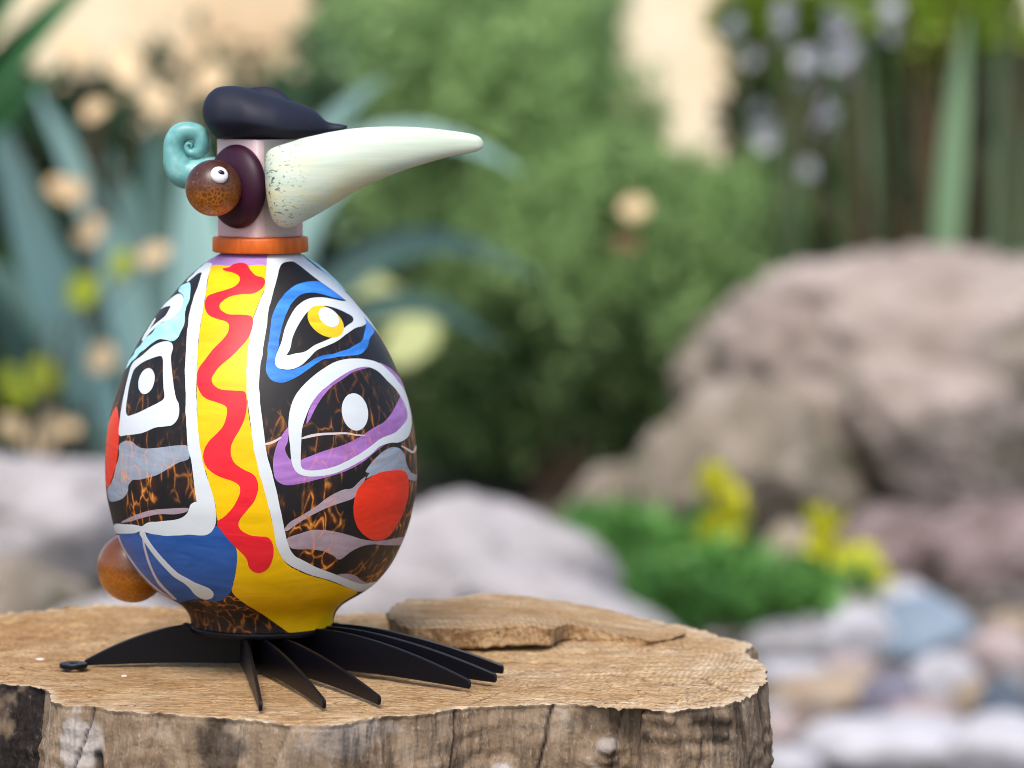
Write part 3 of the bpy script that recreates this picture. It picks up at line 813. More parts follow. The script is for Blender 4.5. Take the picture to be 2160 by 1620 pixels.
paint('pink_streak', [A(stroke([(1072, 1252, 5), (1110, 1244, 8), (1150, 1226, 7), (1180, 1205, 4)]))], PINKW, 2)
paint('pink_streak', [A(stroke([(1305, 1216, 4), (1360, 1200, 9), (1430, 1188, 8), (1510, 1184, 7), (1590, 1182, 6), (1650, 1192, 5), (1710, 1196, 3)]))], PINKW, 2)
paint('pink_streak', [A(stroke([(1940, 1262, 3), (1975, 1282, 6), (2010, 1302, 7), (2026, 1290, 6), (2036, 1258, 4)]))], PINKW, 2)
paint('grey_patch', [A([(1712, 1426), (1757, 1360), (1820, 1300), (1880, 1270), (1930, 1280), (1960, 1320), (1972, 1375), (2000, 1430), (2040, 1448), (2042, 1482), (1990, 1476), (1930, 1440), (1880, 1432), (1800, 1436), (1750, 1452), (1718, 1468), (1738, 1432)])], GREY, 1)
paint('grey_streak', [B([(1195, 612), (1230, 570), (1300, 530), (1380, 480), (1460, 420), (1540, 380), (1600, 368), (1640, 330), (1680, 300), (1660, 350), (1628, 400), (1600, 432), (1520, 460), (1440, 490), (1340, 540), (1260, 590), (1207, 627)])], MAUVE, 1)
paint('red_patch', [B([(1700, 310), (1760, 276), (1830, 263), (1900, 262), (1930, 290), (1938, 360), (1930, 440), (1900, 530), (1860, 600), (1820, 655), (1770, 680), (1712, 675), (1660, 640), (1625, 590), (1607, 520), (1612, 440), (1630, 380), (1660, 340)])], ORED, 3)
paint('grey_patch', [B([(1208, 672), (1290, 640), (1360, 620), (1430, 620), (1500, 630), (1580, 650), (1660, 675), (1740, 685), (1830, 675), (1908, 663), (1898, 706), (1800, 710), (1720, 705), (1650, 720), (1590, 750), (1525, 796), (1480, 770), (1420, 745), (1340, 735), (1270, 735), (1227, 722)])], MAUVE, 1)
paint('grey_patch', [B([(1508, 889), (1570, 882), (1620, 893), (1650, 918), (1695, 942), (1640, 942), (1560, 912)])], MAUVE, 1)

# collar, head
nb = NB('orange_collar_glass')
n = nb.noise(nb.coord((120, 120, 26), rot=(0, 0.5, 0.3)), 1.0, 5, 0.65, 0.4)
nb.set(Base_Color=nb.ramp(n, [(0.25, (0.12, 0.08, 0.01)), (0.38, (0.55, 0.10, 0.003)), (0.55, (0.70, 0.13, 0.002)), (0.75, (0.74, 0.20, 0.02))]), Roughness=0.5)
M_collar = nb.m
zc0, zc1, rc = zat(531), zat(499), 101 * S0
b = 0.0012
V, F = lathe([(rc * 0.7, zc0 + 0.0005), (rc - b, zc0), (rc - b * 0.3, zc0 + b * 0.3), (rc, zc0 + b), (rc, zc1 - b), (rc - b * 0.3, zc1 - b * 0.3), (rc - b, zc1), (rc * 0.7, zc1)], 128, BX)
link('collar', fix_normals(mesh('collar', V, F)), M_collar, bird)

def frosted(name, col, trans, rough=0.45):
    nb = NB(name)
    n = nb.noise(nb.coord(), 60, 3)
    nb.set(Base_Color=nb.ramp(n, [(0.3, tuple(c * 0.94 for c in col)), (0.7, col)]), Roughness=rough)
    nb.b.inputs['Transmission Weight'].default_value = trans
    nb.b.inputs['IOR'].default_value = 1.35
    return nb.m
M_head = frosted('frosted_pink_glass', (0.86, 0.64, 0.66), 0.15)
M_head2 = frosted('frosted_clear_glass', (0.72, 0.68, 0.63), 0.4)
hd = 90 * S0
zh0, zh1 = zat(498.5), zat(292.5)
corner = []
for q in range(4):
    a0 = q * math.pi / 2
    cx, cy = math.sin(a0) * (hd - 0.0062), -math.cos(a0) * (hd - 0.0062)
    for t in np.linspace(-math.pi / 4, math.pi / 4, 7):
        corner.append((cx + 0.0045 * math.sin(a0 + t) * 1.0 + math.sin(a0) * 0.0017, cy - 0.0045 * math.cos(a0 + t) - math.cos(a0) * 0.0017))
corner = np.array(corner)
def prism(pts, z0, z1, bev=0.0012):
    rows = []
    for z, ins in ((z0, bev), (z0 + bev * 0.3, bev * 0.3), (z0 + bev, 0), (z1 - bev, 0), (z1 - bev * 0.3, bev * 0.3), (z1, bev)):
        rows.append(np.c_[pts * (1 - ins / hd), np.full(len(pts), z)] + np.array([BX, 0, 0]))
    return loft(rows)
V, F = prism(corner, zh0, zh1)
head = link('head', fix_normals(mesh('head', V, F)), M_head, bird)
# smoky pane on the right front face
pn = np.array([0.7071, -0.7071]); tn = np.array([0.7071, 0.7071])
fd = (hd - 0.0045) * 0.70711 + 0.0045
fa, fb = pn * fd + tn * -0.0152, pn * fd + tn * 0.0125
rows = []
for z in np.linspace(zh0 + 0.0016, zh1 - 0.0012, 24):
    rows.append([(BX + fa[0] + pn[0] * 0.0004, fa[1] + pn[1] * 0.0004, z), (BX + fb[0] + pn[0] * 0.0004, fb[1] + pn[1] * 0.0004, z), (BX + fb[0] - pn[0] * 0.001, fb[1] - pn[1] * 0.001, z), (BX + fa[0] - pn[0] * 0.001, fa[1] - pn[1] * 0.001, z)])
V, F = loft(rows)
link('clear_pane', fix_normals(mesh('clear_pane', V, F, False)), M_head2, head)
V, F = prism(np.array([(0.0013 * math.sin(t), -hd + 0.0012 - 0.0013 * math.cos(t)) for t in np.arange(12) * math.pi / 6]), zh0 + 0.0006, zh1 - 0.0006, 0.0003)
link('seam', fix_normals(mesh('seam', V, F)), plain('pale_seam_glass', (0.72, 0.62, 0.63), 0.4, 0.05), head)

def Z1(x, y): return (300 + x / 2.842, 140 + y / 2.842)

# beak
TOPL = [(735.5, 590, 660, .25), (737, 565, 690, .42), (741, 540, 745, .55), (748, 520, 800, .66), (757, 507, 845, .74), (770, 496, 893, .82), (790, 485, 932, .88), (815, 476, 953, .92), (850, 465, 967, .95), (900, 450, 962, .96), (960, 430, 933, .97), (1040, 412, 892, .97), (1150, 389, 827, .97), (1280, 370, 748, .96), (1420, 361, 682, .95),
        (1560, 361, 627, .95), (1700, 368, 582, .95), (1850, 385, 541, .95), (1940, 398, 524, .95), (1990, 409, 514, .95), (2018, 420, 505, .92), (2034, 435, 494, .85), (2043, 450, 482, .75), (2046.5, 461, 471, .6)]
TL = catmull(np.array([(a, b_, c_, d_) for a, b_, c_, d_ in TOPL]), 12)
rows = []
for x, zt, zb, wf in TL:
    f = (x - 735) / 1311.0
    yc = -0.0385 - 0.012 * f
    px, pt = Z1(x, zt); _, pb = Z1(x, zb)
    t3, b3 = spot(px, pt, yc), spot(px, pb, yc)
    h = (t3[2] - b3[2]) / 2
    base_h = (spot(px, Z1(0, 465)[1], yc)[2] - spot(px, Z1(0, 967)[1], yc)[2]) / 2
    wd = (min(h, base_h) * 0.80) * wf
    a = np.arange(48) * 2 * math.pi / 48
    ca, sa = np.cos(a), np.sin(a)
    rows.append(np.c_[np.full(48, t3[0]), yc + wd * np.sign(ca) * np.abs(ca) ** 0.92, (t3[2] + b3[2]) / 2 + h * np.sign(sa) * np.abs(sa) ** 0.92])
V, F = loft(rows)
nb = NB('pale_beak_glass')
cg = nb.node('ShaderNodeTexCoord')
sg = nb.node('ShaderNodeSeparateXYZ'); nb.put(sg.inputs[0], cg.outputs['Generated'])
st = nb.noise(nb.coord((12, 60, 190), rot=(0, 0.22, 0)), 1.0, 5, 0.65, 0.4)
st2 = nb.noise(nb.coord((30, 30, 60), rot=(0, 0.3, 0)), 1.0, 3, 0.6)
base = nb.ramp(st, [(0.30, (0.46, 0.56, 0.43)), (0.5, (0.56, 0.65, 0.54)), (0.70, (0.64, 0.71, 0.62))])
low = nb.math('MULTIPLY', nb.ramp(st2, [(0.40, 0.0), (0.62, 0.6)]), nb.ramp(sg.outputs[2], [(0.25, 1.0), (0.85, 0.0)]))
base = nb.mix(low, base, (0.72, 0.60, 0.26))
va = nb.coord((150, 150, 330), rot=(0, 0.5, 0))
fl = nb.node('ShaderNodeTexNoise'); nb.put(fl.inputs['Vector'], va); fl.inputs['Scale'].default_value = 2.0; fl.inputs['Detail'].default_value = 3
spk = nb.ramp(fl.outputs['Fac'], [(0.605, 0.0), (0.64, 1.0)])
nearb = nb.ramp(nb.math('ADD', sg.outputs[0], nb.math('MULTIPLY', st2, 0.12)), [(0.09, 1.0), (0.17, 0.55), (0.28, 0.0)])
base = nb.mix(nb.math('MULTIPLY', nb.math('MULTIPLY', spk, nearb), 0.9), base, (0.05, 0.065, 0.06))
nb.set(Base_Color=base, Roughness=0.5)
nb.b.inputs['Specular IOR Level'].default_value = 0.3
nb.b.inputs['Subsurface Weight'].default_value = 0.25
nb.b.inputs['Subsurface Scale'].default_value = 0.01
nb.b.inputs['Subsurface Radius'].default_value = (1.0, 0.9, 0.6)
nb.bump(nb.noise(nb.coord(), 220, 3), 0.05, 0.0006)
link('beak', fix_normals(mesh('beak', V, F)), nb.m, bird)

# beret
HAT = [(363, 290, 248, 248, .004), (369, 318, 222, 222, .009), (378, 342, 200, 200, .013), (400, 378, 165, 165, .0175), (430, 412, 138, 138, .0225), (470, 434, 121, 121, .0265), (540, 438, 116, 116, .030), (600, 438, 121, 121, .033), (640, 438, 131, 112, .035), (700, 438, 147, 102, .036), (760, 437, 164, 105, .0355), (820, 436, 181, 129, .034),
       (870, 435, 197, 172, .031), (930, 433, 219, 216, .026), (1000, 425, 246, 246, .0195), (1050, 412, 279, 279, .014), (1085, 402, 313, 313, .0095), (1105, 396, 332, 332, .0065), (1135, 391, 340, 340, .0048), (1180, 384, 346, 346, .0043), (1215, 377, 352, 352, .0035), (1228, 372, 357, 357, .0018)]
HL = catmull(np.array(HAT, float), 10)
rows = []
for x, zb, zf, zk, wd in HL:
    px = Z1(x, 0)[0]
    B3 = spot(px, Z1(0, zb)[1], 0.0)
    hf = spot(px, Z1(0, zf)[1], -0.006)[2] - B3[2]
    hk = spot(px, Z1(0, zk)[1], wd * 0.45)[2] - B3[2]
    a = np.arange(72) * 2 * math.pi / 72
    y = wd * np.cos(a)
    s = np.sin(a)
    yn = np.clip(y / max(wd, 1e-6), -1, 1)
    peak = hf + (hk - hf) * 1.12 * np.exp(-((yn - 0.52) / 0.24) ** 2) - 1.0 * max(0, hk - hf) * np.exp(-((yn - 0.14) / 0.17) ** 2)
    mid = 0.40 * hf * (1 - 0.5 * np.clip((x - 600) / 600, 0, 1))
    eu = np.clip(1 - np.abs(yn) ** 2.3, 0, 1) ** (1 / 2.3)
    el_ = np.clip(1 - np.abs(yn) ** 2.6, 0, 1) ** (1 / 2.0)
    z = np.where(s >= 0, mid + (peak - mid) * eu, mid - mid * el_)
    rows.append(np.c_[np.full(72, B3[0]), y * np.where(s < 0, 1 - 0.22 * np.abs(s) ** 1.5, 1.0), B3[2] + z])
rows = np.array(rows)
for _ in range(3):
    rows[1:-1] = 0.25 * rows[:-2] + 0.5 * rows[1:-1] + 0.25 * rows[2:]
V, F = loft(rows)
M_hat = plain('matte_black_glass', (0.008, 0.010, 0.024), 0.64, 0.1, 60, 0.02, 200, 0.40)
link('beret', fix_normals(mesh('beret', V, F)), M_hat, bird)

# eye: lens disc, amber ball, white bead
def ball(c, r, seg=48, rg=24, sq=(1, 1, 1), axis=None):
    ph = np.linspace(0, math.pi, rg + 1)[1:-1]
    a = np.arange(seg) * 2 * math.pi / seg
    rows = [np.c_[math.sin(p) * np.cos(a) * sq[0], math.sin(p) * np.sin(a) * sq[1], np.full(seg, math.cos(p) * sq[2])] * r for p in ph]
    V, F = loft(rows)
    V[-2] = (0, 0, r * sq[2]); V[-1] = (0, 0, -r * sq[2])
    if axis is not None:
        q = Vector((0, 0, 1)).rotation_difference(Vector(axis).normalized()).to_matrix()
        V = V @ np.array(q).T
    return V + np.asarray(c), F
ax = np.array([-0.76, -0.65, 0.0])
dc = spot(*Z1(568, 720), -0.0185)
V, F = ball(dc, 250 / 2.842 * S0, 72, 36, (1, 1, 0.44), ax)
nb = NB('dark_violet_glass')
n = nb.noise(nb.coord(), 30, 3)
nb.set(Base_Color=nb.ramp(n, [(0.3, (0.022, 0.002, 0.013)), (0.7, (0.036, 0.004, 0.022))]), Roughness=0.48)
nb.b.inputs['Specular IOR Level'].default_value = 0.32
link('eye_disc', fix_normals(mesh('eye_disc', V, F)), nb.m, bird)
def amber(name, scale, top, low, mid):
    nb = NB(name)
    vo = nb.node('ShaderNodeTexVoronoi'); vo.feature = 'DISTANCE_TO_EDGE'
    w3 = nb.coord()
    nb.put(vo.inputs['Vector'], w3); vo.inputs['Scale'].default_value = scale
    web = nb.ramp(vo.outputs['Distance'], [(0.0, 1.0), (0.09, 0.45), (0.22, 0.0)])
    n = nb.noise(w3, scale * 0.35, 3)
    n2 = nb.noise(w3, scale * 1.7, 2)
    cg = nb.node('ShaderNodeTexCoord')
    sg = nb.node('ShaderNodeSeparateXYZ'); nb.put(sg.inputs[0], cg.outputs['Generated'])
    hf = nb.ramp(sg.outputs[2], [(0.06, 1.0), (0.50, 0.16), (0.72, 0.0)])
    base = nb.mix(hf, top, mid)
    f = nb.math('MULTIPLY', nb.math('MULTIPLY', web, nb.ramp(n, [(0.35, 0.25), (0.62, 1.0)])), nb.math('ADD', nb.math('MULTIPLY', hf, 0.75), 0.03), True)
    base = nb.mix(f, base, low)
    base = nb.mix(nb.ramp(n2, [(0.66, 0.0), (0.72, 0.5)]), base, (0.42, 0.18, 0.05))
    nb.set(Base_Color=base, Roughness=0.34)
    nb.bump(n2, 0.04, 0.0006)
    return nb.m
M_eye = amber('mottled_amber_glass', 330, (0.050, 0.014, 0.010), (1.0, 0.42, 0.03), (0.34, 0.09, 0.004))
ec = spot(*Z1(428, 729), -0.036)
er = 169.5 / 2.842 * scale_at(-0.036)
V, F = ball(ec, er, 72, 36)
eye = link('eye', fix_normals(mesh('eye', V, F)), M_eye, bird)
wd_ = spot(*Z1(473, 645), -0.05)
dirw = np.array([(473 - 428) / 169.5, 0, (729 - 645) / 169.5])
dirw[1] = -math.sqrt(max(0.05, 1 - dirw[0] ** 2 - dirw[2] ** 2))
V, F = ball(ec + dirw * er * 0.99, 53 / 2.842 * S0, 48, 24, (1, 1, 0.62), dirw)
M_bead = plain('white_bead_glass', (0.80, 0.80, 0.82), 0.18, 0.02)
link('eye_white', fix_normals(mesh('eye_white', V, F)), M_bead, eye)
pd = np.array([0.20, -0.93, 0.30]); pd /= np.linalg.norm(pd)
wc = ec + dirw * er * 0.99
dp = dirw * 0.62 * 0 + np.array([0.0007, -1, 0])
pc = np.array([0, 0, 0.0]); 
q0 = spot(*Z1(487, 628), 0.0); q1 = spot(*Z1(473, 645), 0.0)
offp = (q0 - q1) * 0.97
pp = wc + np.array([offp[0], 0, offp[2]])
# push the pupil onto the bead's skin, towards the camera
n3 = dirw
for yy in np.linspace(-0.012, 0.006, 400):
    q = pp + np.array([0, yy, 0]) - wc
    al = q @ n3; pe = np.linalg.norm(q - al * n3)
    if (pe ** 2 + (al / 0.62) ** 2) <= (53 / 2.842 * S0) ** 2:
        break
pp = pp + np.array([0, yy, 0])
V, F = ball(pp, 17 / 2.842 * S0, 24, 12, (1.15, 0.8, 0.45), n3 + np.array([0.1, -0.4, 0.1]))
link('pupil', fix_normals(mesh('pupil', V, F)), plain('black_bead_glass', (0.006, 0.005, 0.012), 0.1, 0.0), eye)

# teal curl on the back of the head
CURL = [(455, 620, 78), (400, 628, 84), (330, 642, 88), (255, 640, 92), (212, 590, 84), (192, 520, 66), (194, 455, 62), (226, 402, 60), (284, 388, 55), (338, 408, 54), (360, 455, 52), (345, 500, 46), (310, 518, 36), (278, 508, 27), (265, 482, 21), (276, 461, 17), (294, 466, 14), (298, 482, 11), (290, 490, 8)]
CL = catmull(np.array(CURL, float), 9)
rows = []
tg = np.gradient(CL[:, :2], axis=0)
for _ in range(3):
    tg[1:-1] = 0.25 * tg[:-2] + 0.5 * tg[1:-1] + 0.25 * tg[2:]
tg /= np.linalg.norm(tg, axis=1)[:, None]
for (x, y, r), t in zip(CL, tg):
    px, py = Z1(x, y)
    c3 = spot(px, py, 0.004)
    rr = r / 2.842 * S0
    nx, nz = -t[1], -t[0]
    a = np.arange(40) * 2 * math.pi / 40
    dep = rr * 0.62 + 0.0030
    rows.append(c3 + np.c_[nx * np.cos(a) * rr, np.sin(a) * dep, nz * np.cos(a) * rr])
# rounded lower end: tuck the first rings in
V, F = loft(rows)
nb = NB('teal_glass')
n = nb.noise(nb.coord((60, 60, 60)), 1.0, 4, 0.6, 0.8)
nb.set(Base_Color=nb.ramp(n, [(0.32, (0.09, 0.30, 0.29)), (0.52, (0.16, 0.43, 0.43)), (0.7, (0.28, 0.56, 0.55))]), Roughness=0.38)
nb.b.inputs['Subsurface Weight'].default_value = 0.3
nb.b.inputs['Subsurface Scale'].default_value = 0.006
link('crest_curl', fix_normals(mesh('crest_curl', V, F)), nb.m, bird)

# amber tail ball
tc = spot(279.5, 1197, 0.030)
V, F = ball(tc, 75 * scale_at(0.03), 64, 32)
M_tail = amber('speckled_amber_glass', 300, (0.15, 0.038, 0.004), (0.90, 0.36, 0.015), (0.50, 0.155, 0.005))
M_tail.node_tree.nodes['Principled BSDF'].inputs['Coat Weight'].default_value = 0.35
M_tail.node_tree.nodes['Principled BSDF'].inputs['Coat Roughness'].default_value = 0.15
link('tail_ball', fix_normals(mesh('tail_ball', V, F)), M_tail, bird)

# steel stand: rings and claw plates
M_steel = plain('black_powder_coat', (0.003, 0.003, 0.006), 0.40, 0.2, 900, 0.10, 2200, 0.22, dist=0.0004)
r1 = 155 * S0
def ring(name, r, z0, z1, b=0.0005):
    V, F = lathe([(r * 0.5, z0), (r - b, z0), (r, z0 + b), (r, z1 - b), (r - b, z1), (r * 0.5, z1)], 120, BX)
    link(name, fix_normals(mesh(name, V, F)), M_steel, bird)
ztop = zat(1301)
ring('base_ring', r1 * 0.972, ztop - 0.0030, ztop)
ring('base_ring', r1 * 0.945, ztop - 0.0042, ztop - 0.0030, 0.0002)
ring('base_ring', r1, ztop - 0.0080, ztop - 0.0042)
zr = ztop - 0.0078

def plate(root, tip, h_root, h_tip, thick=0.0024, rise=0.0022, t0=0.28):
    root, tip = np.array(root), np.array(tip)
    d = tip - root; L = np.linalg.norm(d); d /= L
    n = np.array([-d[1], d[0]])
    T = np.linspace(0, 1, 26)
    top = h_tip + (h_root - h_tip) * (1 - np.clip((T - t0) / (1 - t0), 0, 1) ** 1.7)
    bot = 0.0006 + rise * np.sin(math.pi * np.clip(T * 1.0, 0, 1)) ** 1.0
    out = [(t * L, z) for t, z in zip(T, bot)]
    out += [(L + 0.0007, bot[-1] + h_tip * 0.25), (L + 0.0008, bot[-1] + h_tip * 0.6), (L + 0.0003, h_tip * 0.92)]
    out += [(t * L, z) for t, z in zip(T[::-1], top[::-1])]
    m = len(out)
    V, F = [], []
    cen_z = 0.4 * h_root
    for s, ins in ((-1, 0.0005), (-0.66, 0), (0.66, 0), (1, 0.0005)):
        for u, z in out:
            uu = u - ins * (1 if u > 0.5 * L else -0.2); zz = z - ins * (1 if z > bot.max() else -1)
            q = root + d * uu + n * s * thick / 2
            V.append((BX + q[0], q[1], zz))
    for k in range(3):
        for j in range(m):
            F.append((k * m + j, k * m + (j + 1) % m, (k + 1) * m + (j + 1) % m, (k + 1) * m + j))
    nt = len(T)
    for o, rev in ((0, False), (3 * m, True)):
        for j in range(nt - 1):
            f = (o + j, o + j + 1, o + m - 2 - j, o + m - 1 - j)
            F.append(f[::-1] if rev else f)
        f = (o + nt - 1, o + nt, o + nt + 1, o + nt + 2, o + nt + 3)
        F.append(f[::-1] if rev else f)
    return V, F
zh = min(ztop - 0.0012, zat(1312))
TIPS = [((-0.0125, -0.012), (550, 1500), zr, 0.16), ((-0.004, -0.022), (684, 1495), zr, 0.12), ((0.006, -0.022), (800, 1487), zr, 0.12), ((0.006, -0.006), (990, 1453), zh, 0.30), ((0.010, 0.000), (1045, 1440), zh, 0.28), ((0.010, 0.006), (1060, 1421), zh, 0.28)]
for rt, (px, py), hr, t0 in TIPS:
    q = onz(px, py, 0.0005)
    V, F = plate(rt, (q[0] - BX, q[1]), hr, 0.0062, t0=t0)
    link('toe', fix_normals(mesh('toe', V, F, False)), M_steel, bird)
q = onz(180, 1404, 0.0005)
V, F = plate((0.016, -0.006), (q[0] - BX, q[1]), zh, 0.0045, rise=0.0016, t0=0.46)
heel = link('heel', fix_normals(mesh('heel', V, F, False)), M_steel, bird)
# eyelet pad with its hole
hc = onz(155, 1402, 0.003)
n = 40
a = np.arange(n) * 2 * math.pi / n
def loop(rx, ry, z): return np.c_[hc[0] + rx * np.cos(a), hc[1] + ry * np.sin(a), np.full(n, z)]
rows = [loop(0.0028, 0.0028, 0.0012), loop(0.0088, 0.0088, 0.0012), loop(0.0092, 0.0092, 0.0017), loop(0.0092, 0.0092, 0.0036), loop(0.0088, 0.0088, 0.0041), loop(0.0030, 0.0030, 0.0041), loop(0.0028, 0.0028, 0.0037)]
V = np.array(rows).reshape(-1, 3)
F = [tuple(f) for f in grid_faces(7, n, True)] + [(6 * n + j, 6 * n + (j + 1) % n, (j + 1) % n, j) for j in range(n)]
link('eyelet', fix_normals(mesh('eyelet', V, F, False)), M_steel, heel)
for px, py, Y in ((393, 1312, -0.005), (708, 1310, -0.004)):
    q = spot(px, py, Y)
    V, F = ball((q[0], q[1], zr + 0.003), 0.0022, 12, 8, (1.3, 1.0, 0.8))
    link('weld', fix_normals(mesh('weld', V, F)), M_steel, bird)

# ------------------------------------------------------------------ background: wall, rocks, stones, plants
def stone_mesh(name, seed, rough=0.16, freq=1.6, sub=4, flat=0.0, fine=0.0):
    bm = bmesh.new()
    bmesh.ops.create_icosphere(bm, subdivisions=sub, radius=1.0)
    P = np.array([v.co for v in bm.verts])
    d = 1 + rough * fbm(P * freq + seed * 7.7, 3, seed)
    if flat:                         # broken planes: clip against random half spaces
        rs = np.random.RandomState(seed)
        for _ in range(int(flat)):
            n = rs.normal(size=3); n /= np.linalg.norm(n)
            lim = rs.uniform(0.62, 0.9)
            t = (P * d[:, None]) @ n
            d = np.where(t > lim, d * (lim + (t - lim) * 0.15) / np.maximum(t, 1e-6), d)
    if fine:
        d = d + fine * fbm(P * freq * 5, 3, seed + 50)
    P = P * d[:, None]
    for v, p in zip(bm.verts, P): v.co = p
    me = bpy.data.meshes.new(name)
    bm.to_mesh(me); bm.free()
    me.polygons.foreach_set('use_smooth', np.ones(len(me.polygons), dtype=bool))
    return me

def rockmat(name, c1, c2, c3, scale=4, moss=None, rough=0.85):
    nb = NB(name)
    v = nb.coord(kind='Object')
    n = nb.noise(v, scale, 6, 0.6, 0.3)
    base = nb.ramp(n, [(0.3, c1), (0.5, c2), (0.7, c3)])
    if moss:
        base = nb.mix(nb.ramp(nb.noise(v, scale * 0.6, 4), [(0.52, 0.0), (0.62, 0.85)]), base, moss)
    nb.set(Base_Color=base, Roughness=rough)
    nb.bump(nb.noise(v, scale * 5, 5), 0.5, 0.02)
    return nb.m

def rock(name, label, cat, px, py, wpx, hpx, Y, material, seed, depth=0.8, rot=0.0, group=None, flat=9, rough=0.2, tilt=0.0, fine=0.05):
    """a rock whose outline in the photograph is about wpx by hpx, centred on (px, py), standing at depth Y"""
    s = scale_at(Y)
    c = spot(px, py, Y)
    me = stone_mesh(name, seed, rough, 1.5, 5 if wpx > 250 else 4, flat, fine)
    o = link(name, me, material)
    o.location = c
    o.scale = (wpx * s / 2, wpx * s / 2 * depth, hpx * s / 2)
    o.rotation_euler = (0, tilt, rot)
    return prop(o, label, cat, group)

GREYROCK = rockmat('pale_grey_rock', (0.24, 0.22, 0.22), (0.38, 0.355, 0.36), (0.47, 0.44, 0.45), 2.4)
BROWNROCK = rockmat('pinkish_brown_rock', (0.235, 0.185, 0.155), (0.36, 0.295, 0.26), (0.46, 0.39, 0.365), 1.7, (0.13, 0.12, 0.075))
OLIVEROCK = rockmat('olive_brown_rock', (0.13, 0.11, 0.08), (0.24, 0.20, 0.155), (0.38, 0.32, 0.29), 1.8, (0.09, 0.09, 0.05))
MAUVEROCK = rockmat('mauve_rock', (0.12, 0.09, 0.08), (0.22, 0.165, 0.16), (0.31, 0.235, 0.24), 1.5)
TANROCK = rockmat('tan_rock', (0.24, 0.20, 0.14), (0.36, 0.30, 0.22), (0.46, 0.38, 0.30), 1.5)

# garden wall, its bright cream standing in for sunlight on it
nb = NB('sunlit_cream_render')
v = nb.coord()
nb.set(Base_Color=nb.ramp(nb.noise(v, 1.1, 5, 0.6), [(0.34, (0.70, 0.50, 0.30)), (0.5, (0.86, 0.70, 0.47)), (0.66, (0.90, 0.82, 0.62))]), Roughness=0.9)
nb.bump(nb.noise(v, 18, 5), 0.4, 0.01)
M_wall = nb.m
wall = thing('garden_wall', (0, 13.2, ZG), 'garden wall rendered in sunlit cream with flat coping behind the shrubs', 'wall')
def box(name, x0, x1, y0, y1, z0, z1, material, parent, bev=0.01):
    bm = bmesh.new()
    bmesh.ops.create_cube(bm, size=1.0)
    for vv in bm.verts:
        vv.co = Vector(((x0 + x1) / 2 + vv.co.x * (x1 - x0), (y0 + y1) / 2 + vv.co.y * (y1 - y0), (z0 + z1) / 2 + vv.co.z * (z1 - z0)))
    bmesh.ops.bevel(bm, geom=bm.edges[:], offset=bev, segments=2, affect='EDGES')
    me = bpy.data.meshes.new(name); bm.to_mesh(me); bm.free()
    return link(name, me, material, parent)
box('wall_face', -9, 9, 13.0, 13.35, ZG - 0.1, 1.55, M_wall, wall)
box('coping', -9.05, 9.05, 12.95, 13.40, 1.552, 1.63, GREYROCK, wall)

# large rocks
rock('rock', 'large pale grey rock behind the stump, right of the egg body', 'rock', 900, 1330, 900, 640, 4.4, GREYROCK, 3, 0.6, 0.3, 'rocks behind the stump', 10, 0.15, 0.30)
rock('rock', 'low pale grey rock sloping down behind the right back edge of the stump', 'rock', 1230, 1350, 560, 260, 4.0, GREYROCK, 5, 0.7, 0.1, 'rocks behind the stump', 8, 0.15, 0.4)
rock('rock', 'wide pale grey rock at the left edge, behind the amber tail ball', 'rock', 90, 1120, 560, 320, 4.3, GREYROCK, 8, 0.6, 0.0, 'rocks behind the stump', 8, 0.15)
rock('rock', 'dim grey brown rock low at the left edge, under the wide pale rock', 'rock', 60, 1300, 380, 260, 3.9, OLIVEROCK, 12, 0.6, 0.4, 'rocks behind the stump', 8, 0.15)
rock('rock', 'small white grey rock just behind the left rim of the stump', 'rock', 270, 1330, 330, 150, 3.5, GREYROCK, 14, 0.6, 0.2, 'rocks behind the stump', 8, 0.15)
BK = 'boulders of the rock bank'
rock('boulder', 'huge rounded pinkish beige boulder with a flat crest, under the tall flowers', 'boulder', 1985, 765, 900, 590, 7.4, BROWNROCK, 21, 0.6, 0.2, BK, 5, 0.12, 0.06, 0.08)
rock('boulder', 'pale pointed boulder overhanging the dark crevice at the right edge', 'boulder', 2010, 940, 520, 330, 7.16, BROWNROCK, 23, 0.6, 0.5, BK, 9, 0.14, 0.55)
rock('boulder', 'boulder coloured dark for shade, sloping from the flat crest down to the green shrub', 'boulder', 1570, 810, 400, 380, 7.6, OLIVEROCK, 29, 0.6, 0.8, BK, 6, 0.13, -0.6)  # darker olive rock stands in for shade on this side
rock('boulder', 'olive brown boulder behind the yellow flowers', 'boulder', 1600, 1010, 560, 430, 7.1, OLIVEROCK, 27, 0.6, 0.4, BK, 6, 0.14, 0.1)
rock('boulder', 'brown boulder right of the yellow flowers, above the cobbles', 'boulder', 1900, 1200, 420, 260, 6.6, MAUVEROCK, 33, 0.6, 0.6, BK, 6, 0.14)
rock('boulder', 'mauve pink boulder at the right edge above the blue grey cobble', 'boulder', 2110, 1190, 360, 280, 6.5, MAUVEROCK, 36, 0.6, 0.2, BK, 6, 0.14)
rock('boulder', 'dark recessed boulder at the foot of the shrub, left of the olive brown one', 'boulder', 1310, 1090, 300, 240, 7.2, OLIVEROCK, 38, 0.6, 0.2, BK, 7, 0.14)
rock('boulder', 'small beige boulder between the two clumps of yellow flowers', 'boulder', 1655, 1175, 170, 150, 6.2, TANROCK, 41, 0.7, 0.2, BK, 6, 0.14)

